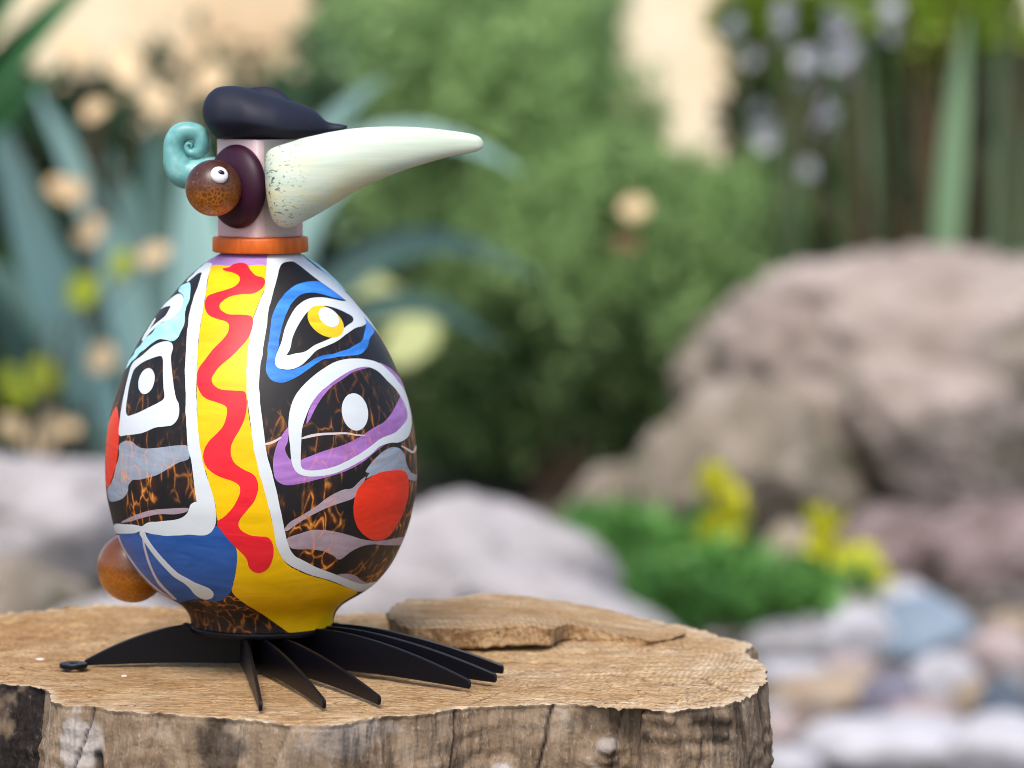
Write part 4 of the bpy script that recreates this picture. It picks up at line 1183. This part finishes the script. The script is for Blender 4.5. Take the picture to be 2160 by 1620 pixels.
# cobbles
CM = {
 'white': rockmat('white_cobble', (0.38, 0.37, 0.39), (0.50, 0.49, 0.53), (0.58, 0.57, 0.62), 1.2, None, 0.6),
 'pink': rockmat('pink_cobble', (0.30, 0.225, 0.21), (0.40, 0.32, 0.31), (0.47, 0.39, 0.39), 1.2, None, 0.6),
 'tan': rockmat('tan_cobble', (0.26, 0.19, 0.125), (0.36, 0.275, 0.195), (0.44, 0.36, 0.27), 1.2, None, 0.65),
 'blue': rockmat('blue_grey_cobble', (0.13, 0.18, 0.24), (0.20, 0.265, 0.34), (0.28, 0.345, 0.43), 1.2, None, 0.6),
 'slate': rockmat('slate_cobble', (0.04, 0.058, 0.08), (0.075, 0.10, 0.135), (0.13, 0.155, 0.19), 1.2, None, 0.6),
 'violet': rockmat('violet_grey_cobble', (0.10, 0.095, 0.13), (0.17, 0.16, 0.215), (0.25, 0.24, 0.305), 1.2, None, 0.6),
 'brown': rockmat('brown_cobble', (0.12, 0.09, 0.07), (0.21, 0.16, 0.13), (0.30, 0.24, 0.21), 1.3, None, 0.7),
 'grey': rockmat('grey_cobble', (0.19, 0.18, 0.18), (0.28, 0.27, 0.275), (0.37, 0.36, 0.37), 1.2, None, 0.6),
}
COB = [  # centre, width, height in the photograph, colour, label
 (1800, 1352, 150, 100, 'white', 'large bright white cobble below the yellow flowers, left of the blue grey one'),
 (1672, 1372, 170, 70, 'grey', 'flat beige grey cobble beside the right rim of the stump, below the leaves'),
 (1945, 1345, 200, 110, 'blue', 'large blue grey cobble under the mauve boulder'),
 (1915, 1290, 120, 80, 'white', 'pale lilac cobble resting on the large blue grey one'),
 (1815, 1288, 110, 70, 'pink', 'tan pink cobble below the right clump of yellow flowers'),
 (1685, 1428, 170, 48, 'white', 'long flat white cobble next to the stump rim'),
 (1742, 1482, 210, 90, 'tan', 'long sandy cobble lying aslant below the flat white one'),
 (1712, 1545, 120, 80, 'brown', 'shaded brown cobble under the long sandy one'),
 (1990, 1447, 140, 84, 'white', 'bright white rounded cobble right of the violet grey one'),
 (1880, 1490, 110, 96, 'violet', 'rounded violet grey cobble left of the bright white round one'),
 (2120, 1510, 110, 96, 'slate', 'dark slate blue cobble at the right edge'),
 (2105, 1400, 140, 100, 'pink', 'pink cobble at the right edge, above the dark slate blue one'),
 (1960, 1528, 150, 60, 'pink', 'small pale pink cobble between the violet grey and slate blue ones'),
 (1900, 1590, 330, 90, 'white', 'broad flat bluish white cobble along the bottom'),
 (2110, 1600, 200, 110, 'white', 'lilac white cobble in the bottom right corner'),
 (1632, 1555, 90, 80, 'pink', 'beige pink cobble touching the stump side, above the bottom'),
 (1655, 1625, 130, 60, 'white', 'bluish white cobble at the bottom beside the stump'),
 (2072, 1352, 80, 70, 'brown', 'dark brown cobble under the mauve pink boulder'),
 (2055, 1478, 80, 60, 'tan', 'small tan cobble right of the bright white round one'),
 (1790, 1425, 110, 60, 'pink', 'rose grey cobble between the long sandy and large white ones'),
 (1640, 1475, 80, 50, 'brown', 'dark olive cobble in the gap beside the stump rim'),
 (1630, 1510, 70, 46, 'blue', 'small blue white cobble beside the stump, left of the sandy one'),
 (1800, 1560, 110, 60, 'tan', 'pale tan cobble right of the shaded brown one'),
 (2140, 1450, 70, 50, 'grey', 'small grey cobble at the right edge between the pink and slate blue ones'),
 (2010, 1390, 80, 50, 'slate', 'dark slate cobble under the right end of the large blue grey one'),
 (1730, 1335, 90, 46, 'grey', 'small grey cobble tucked under the green leaves'),
 (2140, 1330, 90, 60, 'tan', 'sandy cobble below the mauve pink boulder at the right edge'),
]
for k, (px, py, wpx, hpx, col, lab) in enumerate(COB):
    hpx *= 1.5; wpx *= 1.28
    g = onz(px, py + hpx * 0.42, ZG)
    s = scale_at(g[1])
    o = link('cobble', stone_mesh('cobble', 100 + k, 0.10, 1.1, 4, 3, 0.0), CM[col])
    h = hpx * s / 2
    o.location = (g[0], g[1] + wpx * s * 0.25, ZG + h * 0.86)
    o.scale = (wpx * s / 2, wpx * s / 2 * 0.75, h * 1.02)
    o.rotation_euler = (0, (-0.25 if 'aslant' in lab else R.uniform(-0.08, 0.08)), R.uniform(-0.4, 0.4))
    prop(o, lab, 'cobble', 'cobbles beside the stump')

# gravel between the cobbles: one mass
pm = stone_mesh('gravel', 77, 0.18, 1.2, 1, 3)
pv = np.array([v.co for v in pm.vertices]); pf = np.array([tuple(p.vertices) for p in pm.polygons])
GV, GF, GT = [], [], []
N = 3800
for i in range(N):
    x = R.uniform(-0.2, 2.2); y = R.uniform(2.4, 6.4)
    if x < 0.25 and y < 3.5: continue
    sz = 0.012 + 0.022 * R.rand() ** 2
    a = R.uniform(0, 6.28)
    m = np.array([[math.cos(a), -math.sin(a), 0], [math.sin(a), math.cos(a), 0], [0, 0, 1]])
    q = (pv * np.array([sz, sz * R.uniform(0.6, 0.95), sz * R.uniform(0.45, 0.7)])) @ m.T + np.array([x, y, ZG + sz * 0.25])
    GF.append(pf + len(GV) * len(pv)); GV.append(q); GT.append(np.full(len(pv), R.rand()))
me = mesh('gravel', np.vstack(GV), np.vstack(GF))
attr(me, 'tint', np.concatenate(GT))
nb = NB('mixed_gravel')
nb.set(Base_Color=nb.ramp(nb.attr('tint'), [(0.0, (0.035, 0.03, 0.024)), (0.5, (0.10, 0.085, 0.07)), (0.8, (0.18, 0.155, 0.14)), (1.0, (0.30, 0.275, 0.27))]), Roughness=0.75)
prop(link('gravel', me, nb.m), 'mixed grey and beige gravel between the cobbles', 'gravel', None, 'stuff')

# ------------------------------------------------------------------ leaves
def leafmat(name, dark, light, trans=0.25, rough=0.5):
    nb = NB(name)
    t = nb.attr('tint')
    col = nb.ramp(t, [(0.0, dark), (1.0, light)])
    nb.set(Base_Color=col, Roughness=rough)
    nb.b.inputs['Specular IOR Level'].default_value = 0.3
    tr = nb.node('ShaderNodeBsdfTranslucent')
    nb.put(tr.inputs[0], nb.mix(0.35, col, light))
    ms = nb.node('ShaderNodeMixShader')
    ms.inputs[0].default_value = trans
    nb.t.links.new(nb.b.outputs[0], ms.inputs[1]); nb.t.links.new(tr.outputs[0], ms.inputs[2])
    out = [n for n in nb.n if n.type == 'OUTPUT_MATERIAL'][0]
    nb.t.links.new(ms.outputs[0], out.inputs[0])
    return nb.m

def blade(p0, p1, p2, width, tint=0.5, roll=0.0, seg=14, fold=0.25, thick=0.004, wpos=0.4):
    """a long pointed leaf along a quadratic curve: folded, with real thickness"""
    p0, p1, p2 = map(np.asarray, (p0, p1, p2))
    T = np.linspace(0, 1, seg + 1)
    C = (1 - T)[:, None] ** 2 * p0 + 2 * ((1 - T) * T)[:, None] * p1 + T[:, None] ** 2 * p2
    G = np.gradient(C, axis=0); G /= np.linalg.norm(G, axis=1)[:, None]
    face = np.array([math.sin(roll) * 0.8, -1, 0.75 + 0.3 * math.cos(roll * 1.7)])
    S = np.cross(G, face); S /= np.linalg.norm(S, axis=1)[:, None]
    Nn = np.cross(S, G)
    w_ = width / 2 * np.where(T < wpos, 0.55 + 0.45 * np.sin(T / wpos * math.pi / 2), np.cos((T - wpos) / (1 - wpos) * math.pi / 2) ** 0.85) 
    w_[-1] = width * 0.01
    rows = []
    for c, s, n, w1 in zip(C, S, Nn, w_):
        rows.append([c - s * w1 + n * w1 * fold, c, c + s * w1 + n * w1 * fold, c - n * (thick * (0.3 + w1 / width))])
    V, F = loft(np.array(rows))
    me = fix_normals(mesh('leaf', V, F, False))
    attr(me, 'tint', np.full(len(V), tint))
    return me

def lpx(pts, Y, dY=(0, 0, 0)):
    return [spot(x, y, Y + d) for (x, y), d in zip(pts, dY)]

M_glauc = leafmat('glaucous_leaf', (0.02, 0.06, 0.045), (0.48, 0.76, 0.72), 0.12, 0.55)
M_dkleaf = leafmat('dark_strap_leaf', (0.012, 0.05, 0.018), (0.085, 0.25, 0.095), 0.15)
YU = 6.0
yroot = onz(300, 1330, ZG)
yc_ = spot(330, 985, YU)
yucca = thing('yucca_plant', (yc_[0], YU, ZG), 'big yucca with long pale blue green sword leaves, left behind the bird', 'yucca')
def stem_mesh(name, pts, radii, n=8):
    pts = np.array(pts, float); G = np.gradient(pts, axis=0)
    rows = []
    for p, g, r in zip(pts, G, radii):
        g = Vector(g).normalized()
        q = np.array(Vector((0, 0, 1)).rotation_difference(g).to_matrix())
        a = np.arange(n) * 2 * math.pi / n
        rows.append(p + (np.c_[np.cos(a), np.sin(a), np.zeros(n)] * r) @ q.T)
    V, F = loft(rows)
    return fix_normals(mesh(name, V, F))
M_stem = plain('brown_stem', (0.09, 0.06, 0.035), 0.85, 0.3, 30)
link('trunk', stem_mesh('trunk', [(yc_[0], YU, ZG - 0.05), (yc_[0], YU, ZG + 0.2), (yc_[0], YU, yc_[2] + 0.02)], [0.07, 0.06, 0.05]), M_stem, yucca)
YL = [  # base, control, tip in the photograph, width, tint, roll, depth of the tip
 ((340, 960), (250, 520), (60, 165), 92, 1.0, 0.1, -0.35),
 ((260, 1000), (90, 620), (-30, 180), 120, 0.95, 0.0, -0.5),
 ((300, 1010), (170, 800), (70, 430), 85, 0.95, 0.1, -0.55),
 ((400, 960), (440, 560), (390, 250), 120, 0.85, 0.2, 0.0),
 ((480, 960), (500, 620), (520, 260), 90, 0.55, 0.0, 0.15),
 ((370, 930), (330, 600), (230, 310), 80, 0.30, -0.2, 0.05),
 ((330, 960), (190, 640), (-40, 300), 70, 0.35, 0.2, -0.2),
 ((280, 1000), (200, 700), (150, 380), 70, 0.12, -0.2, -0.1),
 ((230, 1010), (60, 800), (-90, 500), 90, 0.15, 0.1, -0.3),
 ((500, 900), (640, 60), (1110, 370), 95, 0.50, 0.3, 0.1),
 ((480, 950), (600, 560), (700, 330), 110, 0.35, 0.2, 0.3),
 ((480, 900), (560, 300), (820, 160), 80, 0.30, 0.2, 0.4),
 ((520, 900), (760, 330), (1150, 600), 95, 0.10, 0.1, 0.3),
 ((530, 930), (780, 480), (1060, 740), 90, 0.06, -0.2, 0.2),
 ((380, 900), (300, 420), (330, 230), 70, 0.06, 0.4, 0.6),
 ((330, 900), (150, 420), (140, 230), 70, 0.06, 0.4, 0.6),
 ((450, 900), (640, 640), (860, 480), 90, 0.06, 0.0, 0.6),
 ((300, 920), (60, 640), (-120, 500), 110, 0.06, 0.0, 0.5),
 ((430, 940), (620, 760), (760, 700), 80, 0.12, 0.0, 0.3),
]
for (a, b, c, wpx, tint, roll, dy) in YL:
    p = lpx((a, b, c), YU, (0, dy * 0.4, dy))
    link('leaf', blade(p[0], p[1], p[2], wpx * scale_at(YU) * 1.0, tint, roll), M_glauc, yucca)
# dark strap-leaved plant reaching in from the upper left
dp = thing('strap_leaf_plant', (spot(-330, 700, 5.4)[0], 5.4, ZG), 'dark green strap leaved plant reaching in at the upper left corner', 'plant')
link('stem', stem_mesh('stem', [(spot(-330, 700, 5.4)[0], 5.4, ZG - 0.05), spot(-330, 900, 5.4), spot(-320, 560, 5.4)], [0.05, 0.045, 0.03]), M_stem, dp)
for (a, b, c, wpx, tint, roll) in [((-320, 560), (-60, 190), (260, -110), 120, 0.62, 0.1), ((-320, 560), (-80, 100), (130, -160), 130, 0.85, -0.1), ((-320, 560), (-100, 300), (150, 130), 90, 0.3, 0.2), ((-330, 600), (-120, 30), (20, -120), 120, 0.5, 0.0),
                                  ((-330, 560), (-120, 330), (60, 240), 80, 0.2, 0.3)]:
    p = lpx((a, b, c), 5.4, (0, -0.1, -0.2))
    link('leaf', blade(p[0], p[1], p[2], wpx * scale_at(5.4), tint, roll), M_dkleaf, dp)

# shrubs: thousands of small leaves on twigs
def foliage(clumps, n, size, seed, aspect=0.45, flat=0.0, tint_of=None, up=0.3):
    """clumps: (centre, radii, weight, tint)"""
    rs = np.random.RandomState(seed)
    wts = np.array([c[2] for c in clumps], float); wts /= wts.sum()
    V, T = [], []
    for (c, r, _, tint), w in zip(clumps, wts):
        m = int(n * w)
        nk = max(6, m // 60)
        d = rs.normal(size=(nk, 3)); d /= np.linalg.norm(d, axis=1)[:, None]
        tw = d * (rs.uniform(0.2, 1.25, nk) ** 0.7)[:, None] * np.array(r) + np.array(c)
        tt = np.clip(tint + 0.27 * rs.normal(size=nk), 0, 1)
        k = rs.randint(0, nk, m)
        rad = np.mean(r)
        p = tw[k] + rs.normal(size=(m, 3)) * rad * 0.16
        a = rs.normal(size=(m, 3)); a[:, 2] += up; a /= np.linalg.norm(a, axis=1)[:, None]
        b = np.cross(a, rs.normal(size=(m, 3))); b /= np.linalg.norm(b, axis=1)[:, None]
        nn = np.cross(a, b)
        L = size * rs.uniform(0.6, 1.3, m)[:, None]
        W = L * aspect
        quad = np.stack([p, p + a * L * 0.5 + b * W * 0.5 + nn * W * 0.2, p + a * L, p + a * L * 0.5 - b * W * 0.5 + nn * W * 0.2], 1)
        V.append(quad.reshape(-1, 3))
        T.append(np.repeat(np.clip(tt[k] + 0.12 * rs.normal(size=m), 0, 1), 4))
    V = np.vstack(V); T = np.concatenate(T)
    F = np.arange(len(V)).reshape(-1, 4)
    me = mesh('foliage', V, F, False)
    attr(me, 'tint', T)
    return me

def px_clumps(L, Y, dy=0.30):
    out = []
    for px, py, rx, ry, tint, off in L:
        s = scale_at(Y + off)
        out.append((spot(px, py, Y + off), (rx * s, min(0.5, (rx + ry) / 2 * s), ry * s), rx * ry, tint))
    return out

def shrub(name, label, cat, Y, L, n, size, material, seed, base_px, aspect=0.45, group=None, up=0.3):
    cl = px_clumps(L, Y)
    bx = spot(base_px, 800, Y)[0]
    t = thing(name, (bx, Y, ZG), label, cat, group)
    prop(link('foliage', foliage(cl, n, size, seed, aspect, up=up), material, t), kind='stuff')
    for c, r, wgt, tint in cl:
        mid = np.array([(bx + c[0]) / 2, (Y + c[1]) / 2, (ZG + c[2]) / 2 + 0.06])
        pts = [np.array([bx, Y, ZG - 0.05]) * (1 - u) ** 2 + 2 * mid * u * (1 - u) + np.array(c) * u * u for u in np.linspace(0, 1, 7)]
        link('stem', stem_mesh('stem', pts, np.linspace(0.022, 0.006, 7), 6), M_stem, t)
    return t

M_green = leafmat('fresh_green_leaf', (0.022, 0.062, 0.022), (0.40, 0.60, 0.23), 0.3)
M_grey = leafmat('grey_green_leaf', (0.03, 0.07, 0.04), (0.24, 0.40, 0.22), 0.25)
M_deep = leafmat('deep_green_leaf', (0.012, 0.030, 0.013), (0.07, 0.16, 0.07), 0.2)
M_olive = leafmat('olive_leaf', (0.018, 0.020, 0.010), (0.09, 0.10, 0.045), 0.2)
M_lime = leafmat('lime_light_disc', (0.20, 0.30, 0.02), (0.52, 0.60, 0.04), 0.35)
M_pale = leafmat('pale_leaf', (0.40, 0.42, 0.20), (0.72, 0.66, 0.42), 0.3)

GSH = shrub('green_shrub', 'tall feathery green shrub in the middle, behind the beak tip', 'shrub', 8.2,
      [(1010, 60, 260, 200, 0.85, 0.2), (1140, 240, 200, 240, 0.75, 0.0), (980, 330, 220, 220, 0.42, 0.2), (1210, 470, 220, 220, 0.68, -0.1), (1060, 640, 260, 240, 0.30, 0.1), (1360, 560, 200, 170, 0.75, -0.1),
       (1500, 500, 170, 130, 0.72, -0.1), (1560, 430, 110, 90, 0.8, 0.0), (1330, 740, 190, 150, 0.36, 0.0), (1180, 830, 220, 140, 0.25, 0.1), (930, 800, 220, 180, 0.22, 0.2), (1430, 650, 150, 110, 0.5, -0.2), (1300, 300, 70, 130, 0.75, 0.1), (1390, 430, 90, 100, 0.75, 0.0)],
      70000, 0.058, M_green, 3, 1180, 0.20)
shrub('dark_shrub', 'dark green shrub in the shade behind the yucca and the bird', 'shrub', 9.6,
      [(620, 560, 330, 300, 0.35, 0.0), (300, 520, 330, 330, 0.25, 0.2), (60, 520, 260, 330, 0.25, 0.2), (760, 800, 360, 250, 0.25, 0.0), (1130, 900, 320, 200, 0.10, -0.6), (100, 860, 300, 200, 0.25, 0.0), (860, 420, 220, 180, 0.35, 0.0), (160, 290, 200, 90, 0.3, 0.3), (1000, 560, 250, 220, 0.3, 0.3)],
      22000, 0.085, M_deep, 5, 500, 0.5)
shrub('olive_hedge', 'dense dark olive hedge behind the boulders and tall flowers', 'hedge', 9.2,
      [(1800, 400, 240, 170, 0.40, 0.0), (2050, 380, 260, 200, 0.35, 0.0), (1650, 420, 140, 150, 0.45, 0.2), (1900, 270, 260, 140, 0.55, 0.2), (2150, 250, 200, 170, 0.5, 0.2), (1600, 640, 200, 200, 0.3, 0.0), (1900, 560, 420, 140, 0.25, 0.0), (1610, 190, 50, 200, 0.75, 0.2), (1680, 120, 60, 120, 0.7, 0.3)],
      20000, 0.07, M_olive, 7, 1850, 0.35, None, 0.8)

# pale spring leaves: lime clump at the far upper right
shrub('lime_shrub', 'bright lime green shrub at the top right corner', 'shrub', 8.25,
      [(1960, 20, 130, 90, 0.75, 0.0), (2080, 40, 60, 80, 0.5, 0.0), (1600, 30, 60, 60, 0.5, 0.5), (1850, 150, 70, 70, 0.35, 0.1), (1700, 90, 130, 90, 0.35, 0.5)],
      3400, 0.08, leafmat('yellow_green_leaf', (0.08, 0.15, 0.02), (0.33, 0.48, 0.05), 0.35), 9, 1960, 0.4, None, 0.8)
shrub('grey_shrub', 'pale grey green shrub behind the beret and beak', 'shrub', 11.0,
      [(720, 80, 60, 140, 0.75, 0.0), (800, 120, 120, 120, 0.72, 0.0), (660, 210, 110, 50, 0.7, 0.2), (1230, 80, 70, 110, 0.6, 0.1)],
      2600, 0.08, M_grey, 11, 760, 0.5)

# added plants whose pale and lime discs are painted glints of light
def disc_mesh(c, r, seed):
    rs = np.random.RandomState(seed)
    n = 14
    a = np.arange(n) * 2 * math.pi / n
    tilt = np.array([rs.uniform(-0.4, 0.4), -1, rs.uniform(0.5, 1.0)]); tilt /= np.linalg.norm(tilt)
    q = np.array(Vector((0, 0, 1)).rotation_difference(Vector(tilt)).to_matrix())
    e1, p1, p2 = rs.uniform(0.1, 0.28), rs.uniform(0, 6), rs.uniform(0, 6)
    rows = []
    for k, (f, h) in enumerate(((0.0001, 0.0), (0.55, 0.05), (1.0, 0.22), (0.98, 0.17), (0.5, 0.0), (0.0001, -0.05))):
        rr = r * f * (1 + e1 * np.cos(2 * a + p1) + 0.07 * np.cos(3 * a + p2))
        rows.append(c + np.c_[rr * np.cos(a), rr * np.sin(a), np.full(n, h * r)] @ q.T)
    V, F = loft(rows)
    me = fix_normals(mesh('bokeh_disc', V, F))
    attr(me, 'tint', np.full(len(V), rs.uniform(0.4, 1)))
    return me
def disc_plant(label, Y, leaves, material, base_px, group):
    bx = spot(base_px, 900, Y)[0]
    t = thing('bokeh_plant', (bx, Y, ZG), label, 'plant', group)
    link('stem', stem_mesh('stem', [(bx, Y, ZG - 0.05), (bx, Y, ZG + 0.3), (bx + 0.02, Y, max(ZG + 0.6, spot(0, min(l[1] for l in leaves), Y)[2] - 0.1))], [0.010, 0.007, 0.003], 6), M_stem, t)
    top = np.array([bx, Y, ZG + 0.35])
    for k, (px, py, dpx) in enumerate(leaves):
        c = spot(px, py, Y + R.uniform(-0.15, 0.15))
        lf = link('bokeh_disc', disc_mesh(c, dpx * scale_at(Y) / 2, 31 * k + int(px)), material, t)
        z0 = min(max(ZG + 0.1, c[2] - 0.3), 10)
        pts = [np.array([bx, Y, z0]) * (1 - u) + c * u + np.array([0, 0.02, 0.04 * math.sin(u * 3.14)]) for u in np.linspace(0, 1, 5)]
        link('disc_stalk', stem_mesh('disc_stalk', pts, [0.003] * 5, 5), M_stem, lf)
    return t
M_peach = leafmat('peach_light_disc', (0.70, 0.48, 0.26), (0.90, 0.72, 0.46), 0.3)
GRP = 'added plants with discs of light among the yucca'
disc_plant('added tall stem with round peach discs for glints of light, beside the yucca at the upper left', 5.8, [(160, 108, 85), (262, 142, 95), (200, 235, 55), (330, 215, 60), (140, 405, 75), (190, 490, 70), (445, 170, 70), (345, 245, 50)], M_peach, 190, GRP)
disc_plant('added low plant with lime discs for glints of light, at the left edge below the yucca leaves', 5.6, [(92, 800, 90), (175, 618, 80), (40, 840, 60), (20, 800, 50), (255, 560, 60)], M_lime, 80, GRP)
disc_plant('added low plant with cream discs for glints of light, behind the wide pale rock', 5.7, [(95, 920, 95), (25, 905, 60), (215, 760, 70), (325, 540, 60), (150, 905, 40)], M_peach, 120, GRP)
disc_plant('added plant with big yellow green discs for glints of light, right of the egg body', 7.9, [(795, 640, 130), (868, 722, 130), (730, 600, 70)], leafmat('yellow_green_light_disc', (0.34, 0.40, 0.16), (0.58, 0.62, 0.30), 0.35), 850, GRP)
for nm, px, py, dpx, mt in (('peach_glint', 1338, 442, 62, M_peach), ('withered_leaf', 1322, 515, 50, plain('withered_brown', (0.16, 0.085, 0.04), 0.8))):
    link(nm, disc_mesh(spot(px, py, 7.75), dpx * scale_at(7.75) / 2, px), mt, GSH)  # the peach disc is an added glint of light

# tall flowers, upper right
M_petal = leafmat('pale_lavender_petal', (0.46, 0.47, 0.54), (0.66, 0.67, 0.74), 0.3, 0.6)
M_flstem = leafmat('flower_stem', (0.03, 0.06, 0.02), (0.16, 0.26, 0.10), 0.1)
def flower_mesh(name, r, petals, seed, spread=0.6):
    V, F, T = [], [], []
    rs = np.random.RandomState(seed)
    for k in range(petals):
        a = k * 2 * math.pi / petals + rs.uniform(-0.15, 0.15)
        d = np.array([math.cos(a), math.sin(a), spread * rs.uniform(0.5, 1.2)]); d /= np.linalg.norm(d)
        s = np.array([-math.sin(a), math.cos(a), 0]); n = np.cross(d, s)
        b = len(V)
        for t, wv, dr in ((0.05, 0.08, 0), (0.4, 0.30, 0.03), (0.75, 0.33, 0.0), (1.0, 0.05, -0.14)):
            for sx in (-1, 0, 1):
                V.append(d * t * r + s * wv * r * sx + n * (dr * r + 0.08 * r * abs(sx)))
                T.append(rs.uniform(0.5, 1.0))
        for i in range(3):
            for j in range(2):
                F.append((b + i * 3 + j, b + i * 3 + j + 1, b + (i + 1) * 3 + j + 1, b + (i + 1) * 3 + j))
    me = mesh(name, V, F); attr(me, 'tint', T)
    return me
FLW = [  # stem top, base column, flowers along the spike, label
 (1640, 40, 1660, [(1640, 40), (1655, 80)], 'tall pale lavender flower nearest the cream gap in the shrubs'),
 (1765, 35, 1760, [(1765, 35), (1755, 70)], 'tall pale lavender flower at the top, second from the cream gap'),
 (1875, 35, 1830, [(1875, 32), (1868, 60)], 'tall pale lavender flower beside the lime green shrub'),
 (1700, 140, 1700, [(1700, 140), (1690, 170), (1712, 118)], 'pale lavender flower below the gap between the two tallest ones'),
 (1785, 110, 1775, [(1785, 100), (1790, 130), (1778, 160)], 'broad pale lavender flower cluster in the middle of the flower group'),
 (1612, 255, 1640, [(1605, 235), (1622, 275), (1612, 300)], 'lowest pale lavender flower on the shrub side, over the hedge'),
 (1742, 245, 1745, [(1742, 235), (1750, 265)], 'single pale lavender flower hanging against the dark hedge'),
 (1560, 50, 1600, [(1545, 60), (1580, 110)], 'faint pale flower in front of the cream wall gap'),
 (1690, 345, 1690, [(1690, 345)], 'small dim lavender flower low over the hedge'),
]
fm = [flower_mesh('flower', 1.0, 6, k) for k in range(3)]
for k, (tx, ty, bx_, fl, lab) in enumerate(FLW):
    Y = 7.9 + 0.12 * (k % 4)
    base = onz(bx_, 60 + 1.265 * FPX / (Y - CAM[1]), ZG)
    base = np.array([spot(bx_, 600, Y)[0], Y, ZG])
    top = spot(tx, ty, Y)
    t = thing('flowering_plant', base, lab, 'flower', 'pale lavender flowers over the hedge')
    mid = (base + top) / 2 + np.array([R.uniform(-0.05, 0.05), 0, 0.05])
    pts = [base * (1 - u) ** 2 + 2 * mid * u * (1 - u) + top * u * u for u in np.linspace(0, 1, 8)]
    me = stem_mesh('stem', pts, [0.009] * 8, 6); attr(me, 'tint', np.full(len(me.vertices), 0.3))
    link('stem', me, M_flstem, t)
    for j, (px, py) in enumerate(fl):
        for q in range(2):
            o = link('flower', fm[(k + j + q) % 3], M_petal, t)
            c = spot(px + R.uniform(-16, 16), py + R.uniform(-18, 18), Y - 0.02 * q)
            o.matrix_basis = Matrix.Translation(c) @ Matrix.Rotation(R.uniform(0, 6), 4, 'Z') @ Matrix.Rotation(R.uniform(0.7, 1.4), 4, 'X') @ Matrix.Scale(R.uniform(23, 29) * scale_at(Y), 4)
# sword leaves and old stems behind them
M_sword = leafmat('sword_leaf', (0.030, 0.028, 0.012), (0.22, 0.36, 0.20), 0.2)
M_brown = leafmat('withered_leaf', (0.05, 0.03, 0.015), (0.16, 0.10, 0.05), 0.15)
sw = thing('sword_leaf_clump', (spot(1950, 500, 8.1)[0], 8.1, ZG), 'clump of upright sword leaves, green and withered brown, behind the largest boulder', 'plant')
for k in range(54):
    x = R.uniform(1640, 2200); top = R.uniform(-120, 330); lean = R.uniform(-90, 90)
    p = lpx(((x, 760), (x + lean * 0.3, 420), (x + lean, top)), 8.1 + R.uniform(-0.2, 0.5))
    br = R.rand() < 0.45
    link('leaf', blade(p[0], p[1], p[2], R.uniform(14, 28) * scale_at(8.1), R.uniform(0.0, 0.7), R.uniform(-0.5, 0.5), 8), M_brown if br else M_sword, sw)
for (a, b, c, wd_px, tint) in [((1985, 700), (2000, 350), (2040, 20), 60, 1.0), ((2110, 700), (2090, 380), (2120, 60), 26, 0.4)]:
    p = lpx((a, b, c), 7.9)
    link('leaf', blade(p[0], p[1], p[2], wd_px * scale_at(7.9), tint, 0.1, 8), M_sword, sw)

# yellow flowers with their leaves
M_yel = leafmat('yellow_petal', (0.60, 0.56, 0.02), (0.80, 0.78, 0.05), 0.35)
M_fresh = leafmat('bright_green_leaf', (0.035, 0.13, 0.03), (0.26, 0.54, 0.15), 0.3)
M_fy = [flower_mesh('flower', 1.0, 5, 40 + k, 0.4) for k in range(3)]
def yellow_plant(label, Y, base_px, flowers, Lc, n, seed):
    base = np.array([spot(base_px, 1200, Y)[0], Y, ZG])
    t = thing('yellow_flower_plant', base, label, 'flower', 'yellow flowers in front of the boulders')
    prop(link('foliage', foliage(px_clumps(Lc, Y), n, 0.075, seed, 0.42, up=0.5), M_fresh, t), kind='stuff')
    for j, (px, py, dpx) in enumerate(flowers):
        c = spot(px, py, Y - 0.05)
        pts = [base * (1 - u) + c * u + np.array([0, 0, 0.05 * math.sin(u * 3.14)]) for u in np.linspace(0, 1, 6)]
        me = stem_mesh('stem', pts, [0.005] * 6, 5); attr(me, 'tint', np.full(len(me.vertices), 0.6))
        st = link('stem', me, M_flstem, t)
        for q in range(3):
            o = link('flower', M_fy[(j + q) % 3], M_yel, st)
            o.matrix_basis = Matrix.Translation(c + np.array([R.uniform(-1, 1) * 0.012, -0.012 * q, R.uniform(-1, 1) * 0.012])) @ Matrix.Rotation(R.uniform(0, 6), 4, 'Z') @ Matrix.Rotation(R.uniform(0.8, 1.5), 4, 'X') @ Matrix.Scale(dpx / 2 * scale_at(Y), 4)
yellow_plant('yellow flower plant in front of the olive brown boulder, taller of the two clumps', 6.0, 1480, [(1500, 1015, 80), (1530, 1045, 80), (1545, 1085, 70), (1510, 1115, 90), (1490, 1140, 80), (1530, 1125, 70)],
             [(1330, 1190, 110, 70, 0.55, 0.0), (1440, 1240, 120, 80, 0.55, 0.0), (1300, 1140, 70, 50, 0.45, 0.1), (1540, 1265, 110, 70, 0.5, -0.1), (1480, 1180, 60, 50, 0.6, 0.0), (1420, 1310, 120, 60, 0.35, -0.2)], 5200, 21)
yellow_plant('yellow flower plant beside the brown boulder above the cobbles, lower of the two clumps', 5.9, 1720, [(1720, 1105, 80), (1765, 1105, 60), (1740, 1150, 80), (1760, 1190, 80), (1820, 1180, 80), (1840, 1215, 80), (1780, 1225, 90), (1600, 1275, 50)],
             [(1640, 1270, 100, 60, 0.45, 0.0), (1720, 1275, 80, 50, 0.55, -0.1), (1590, 1305, 90, 40, 0.35, -0.1)], 3000, 22)
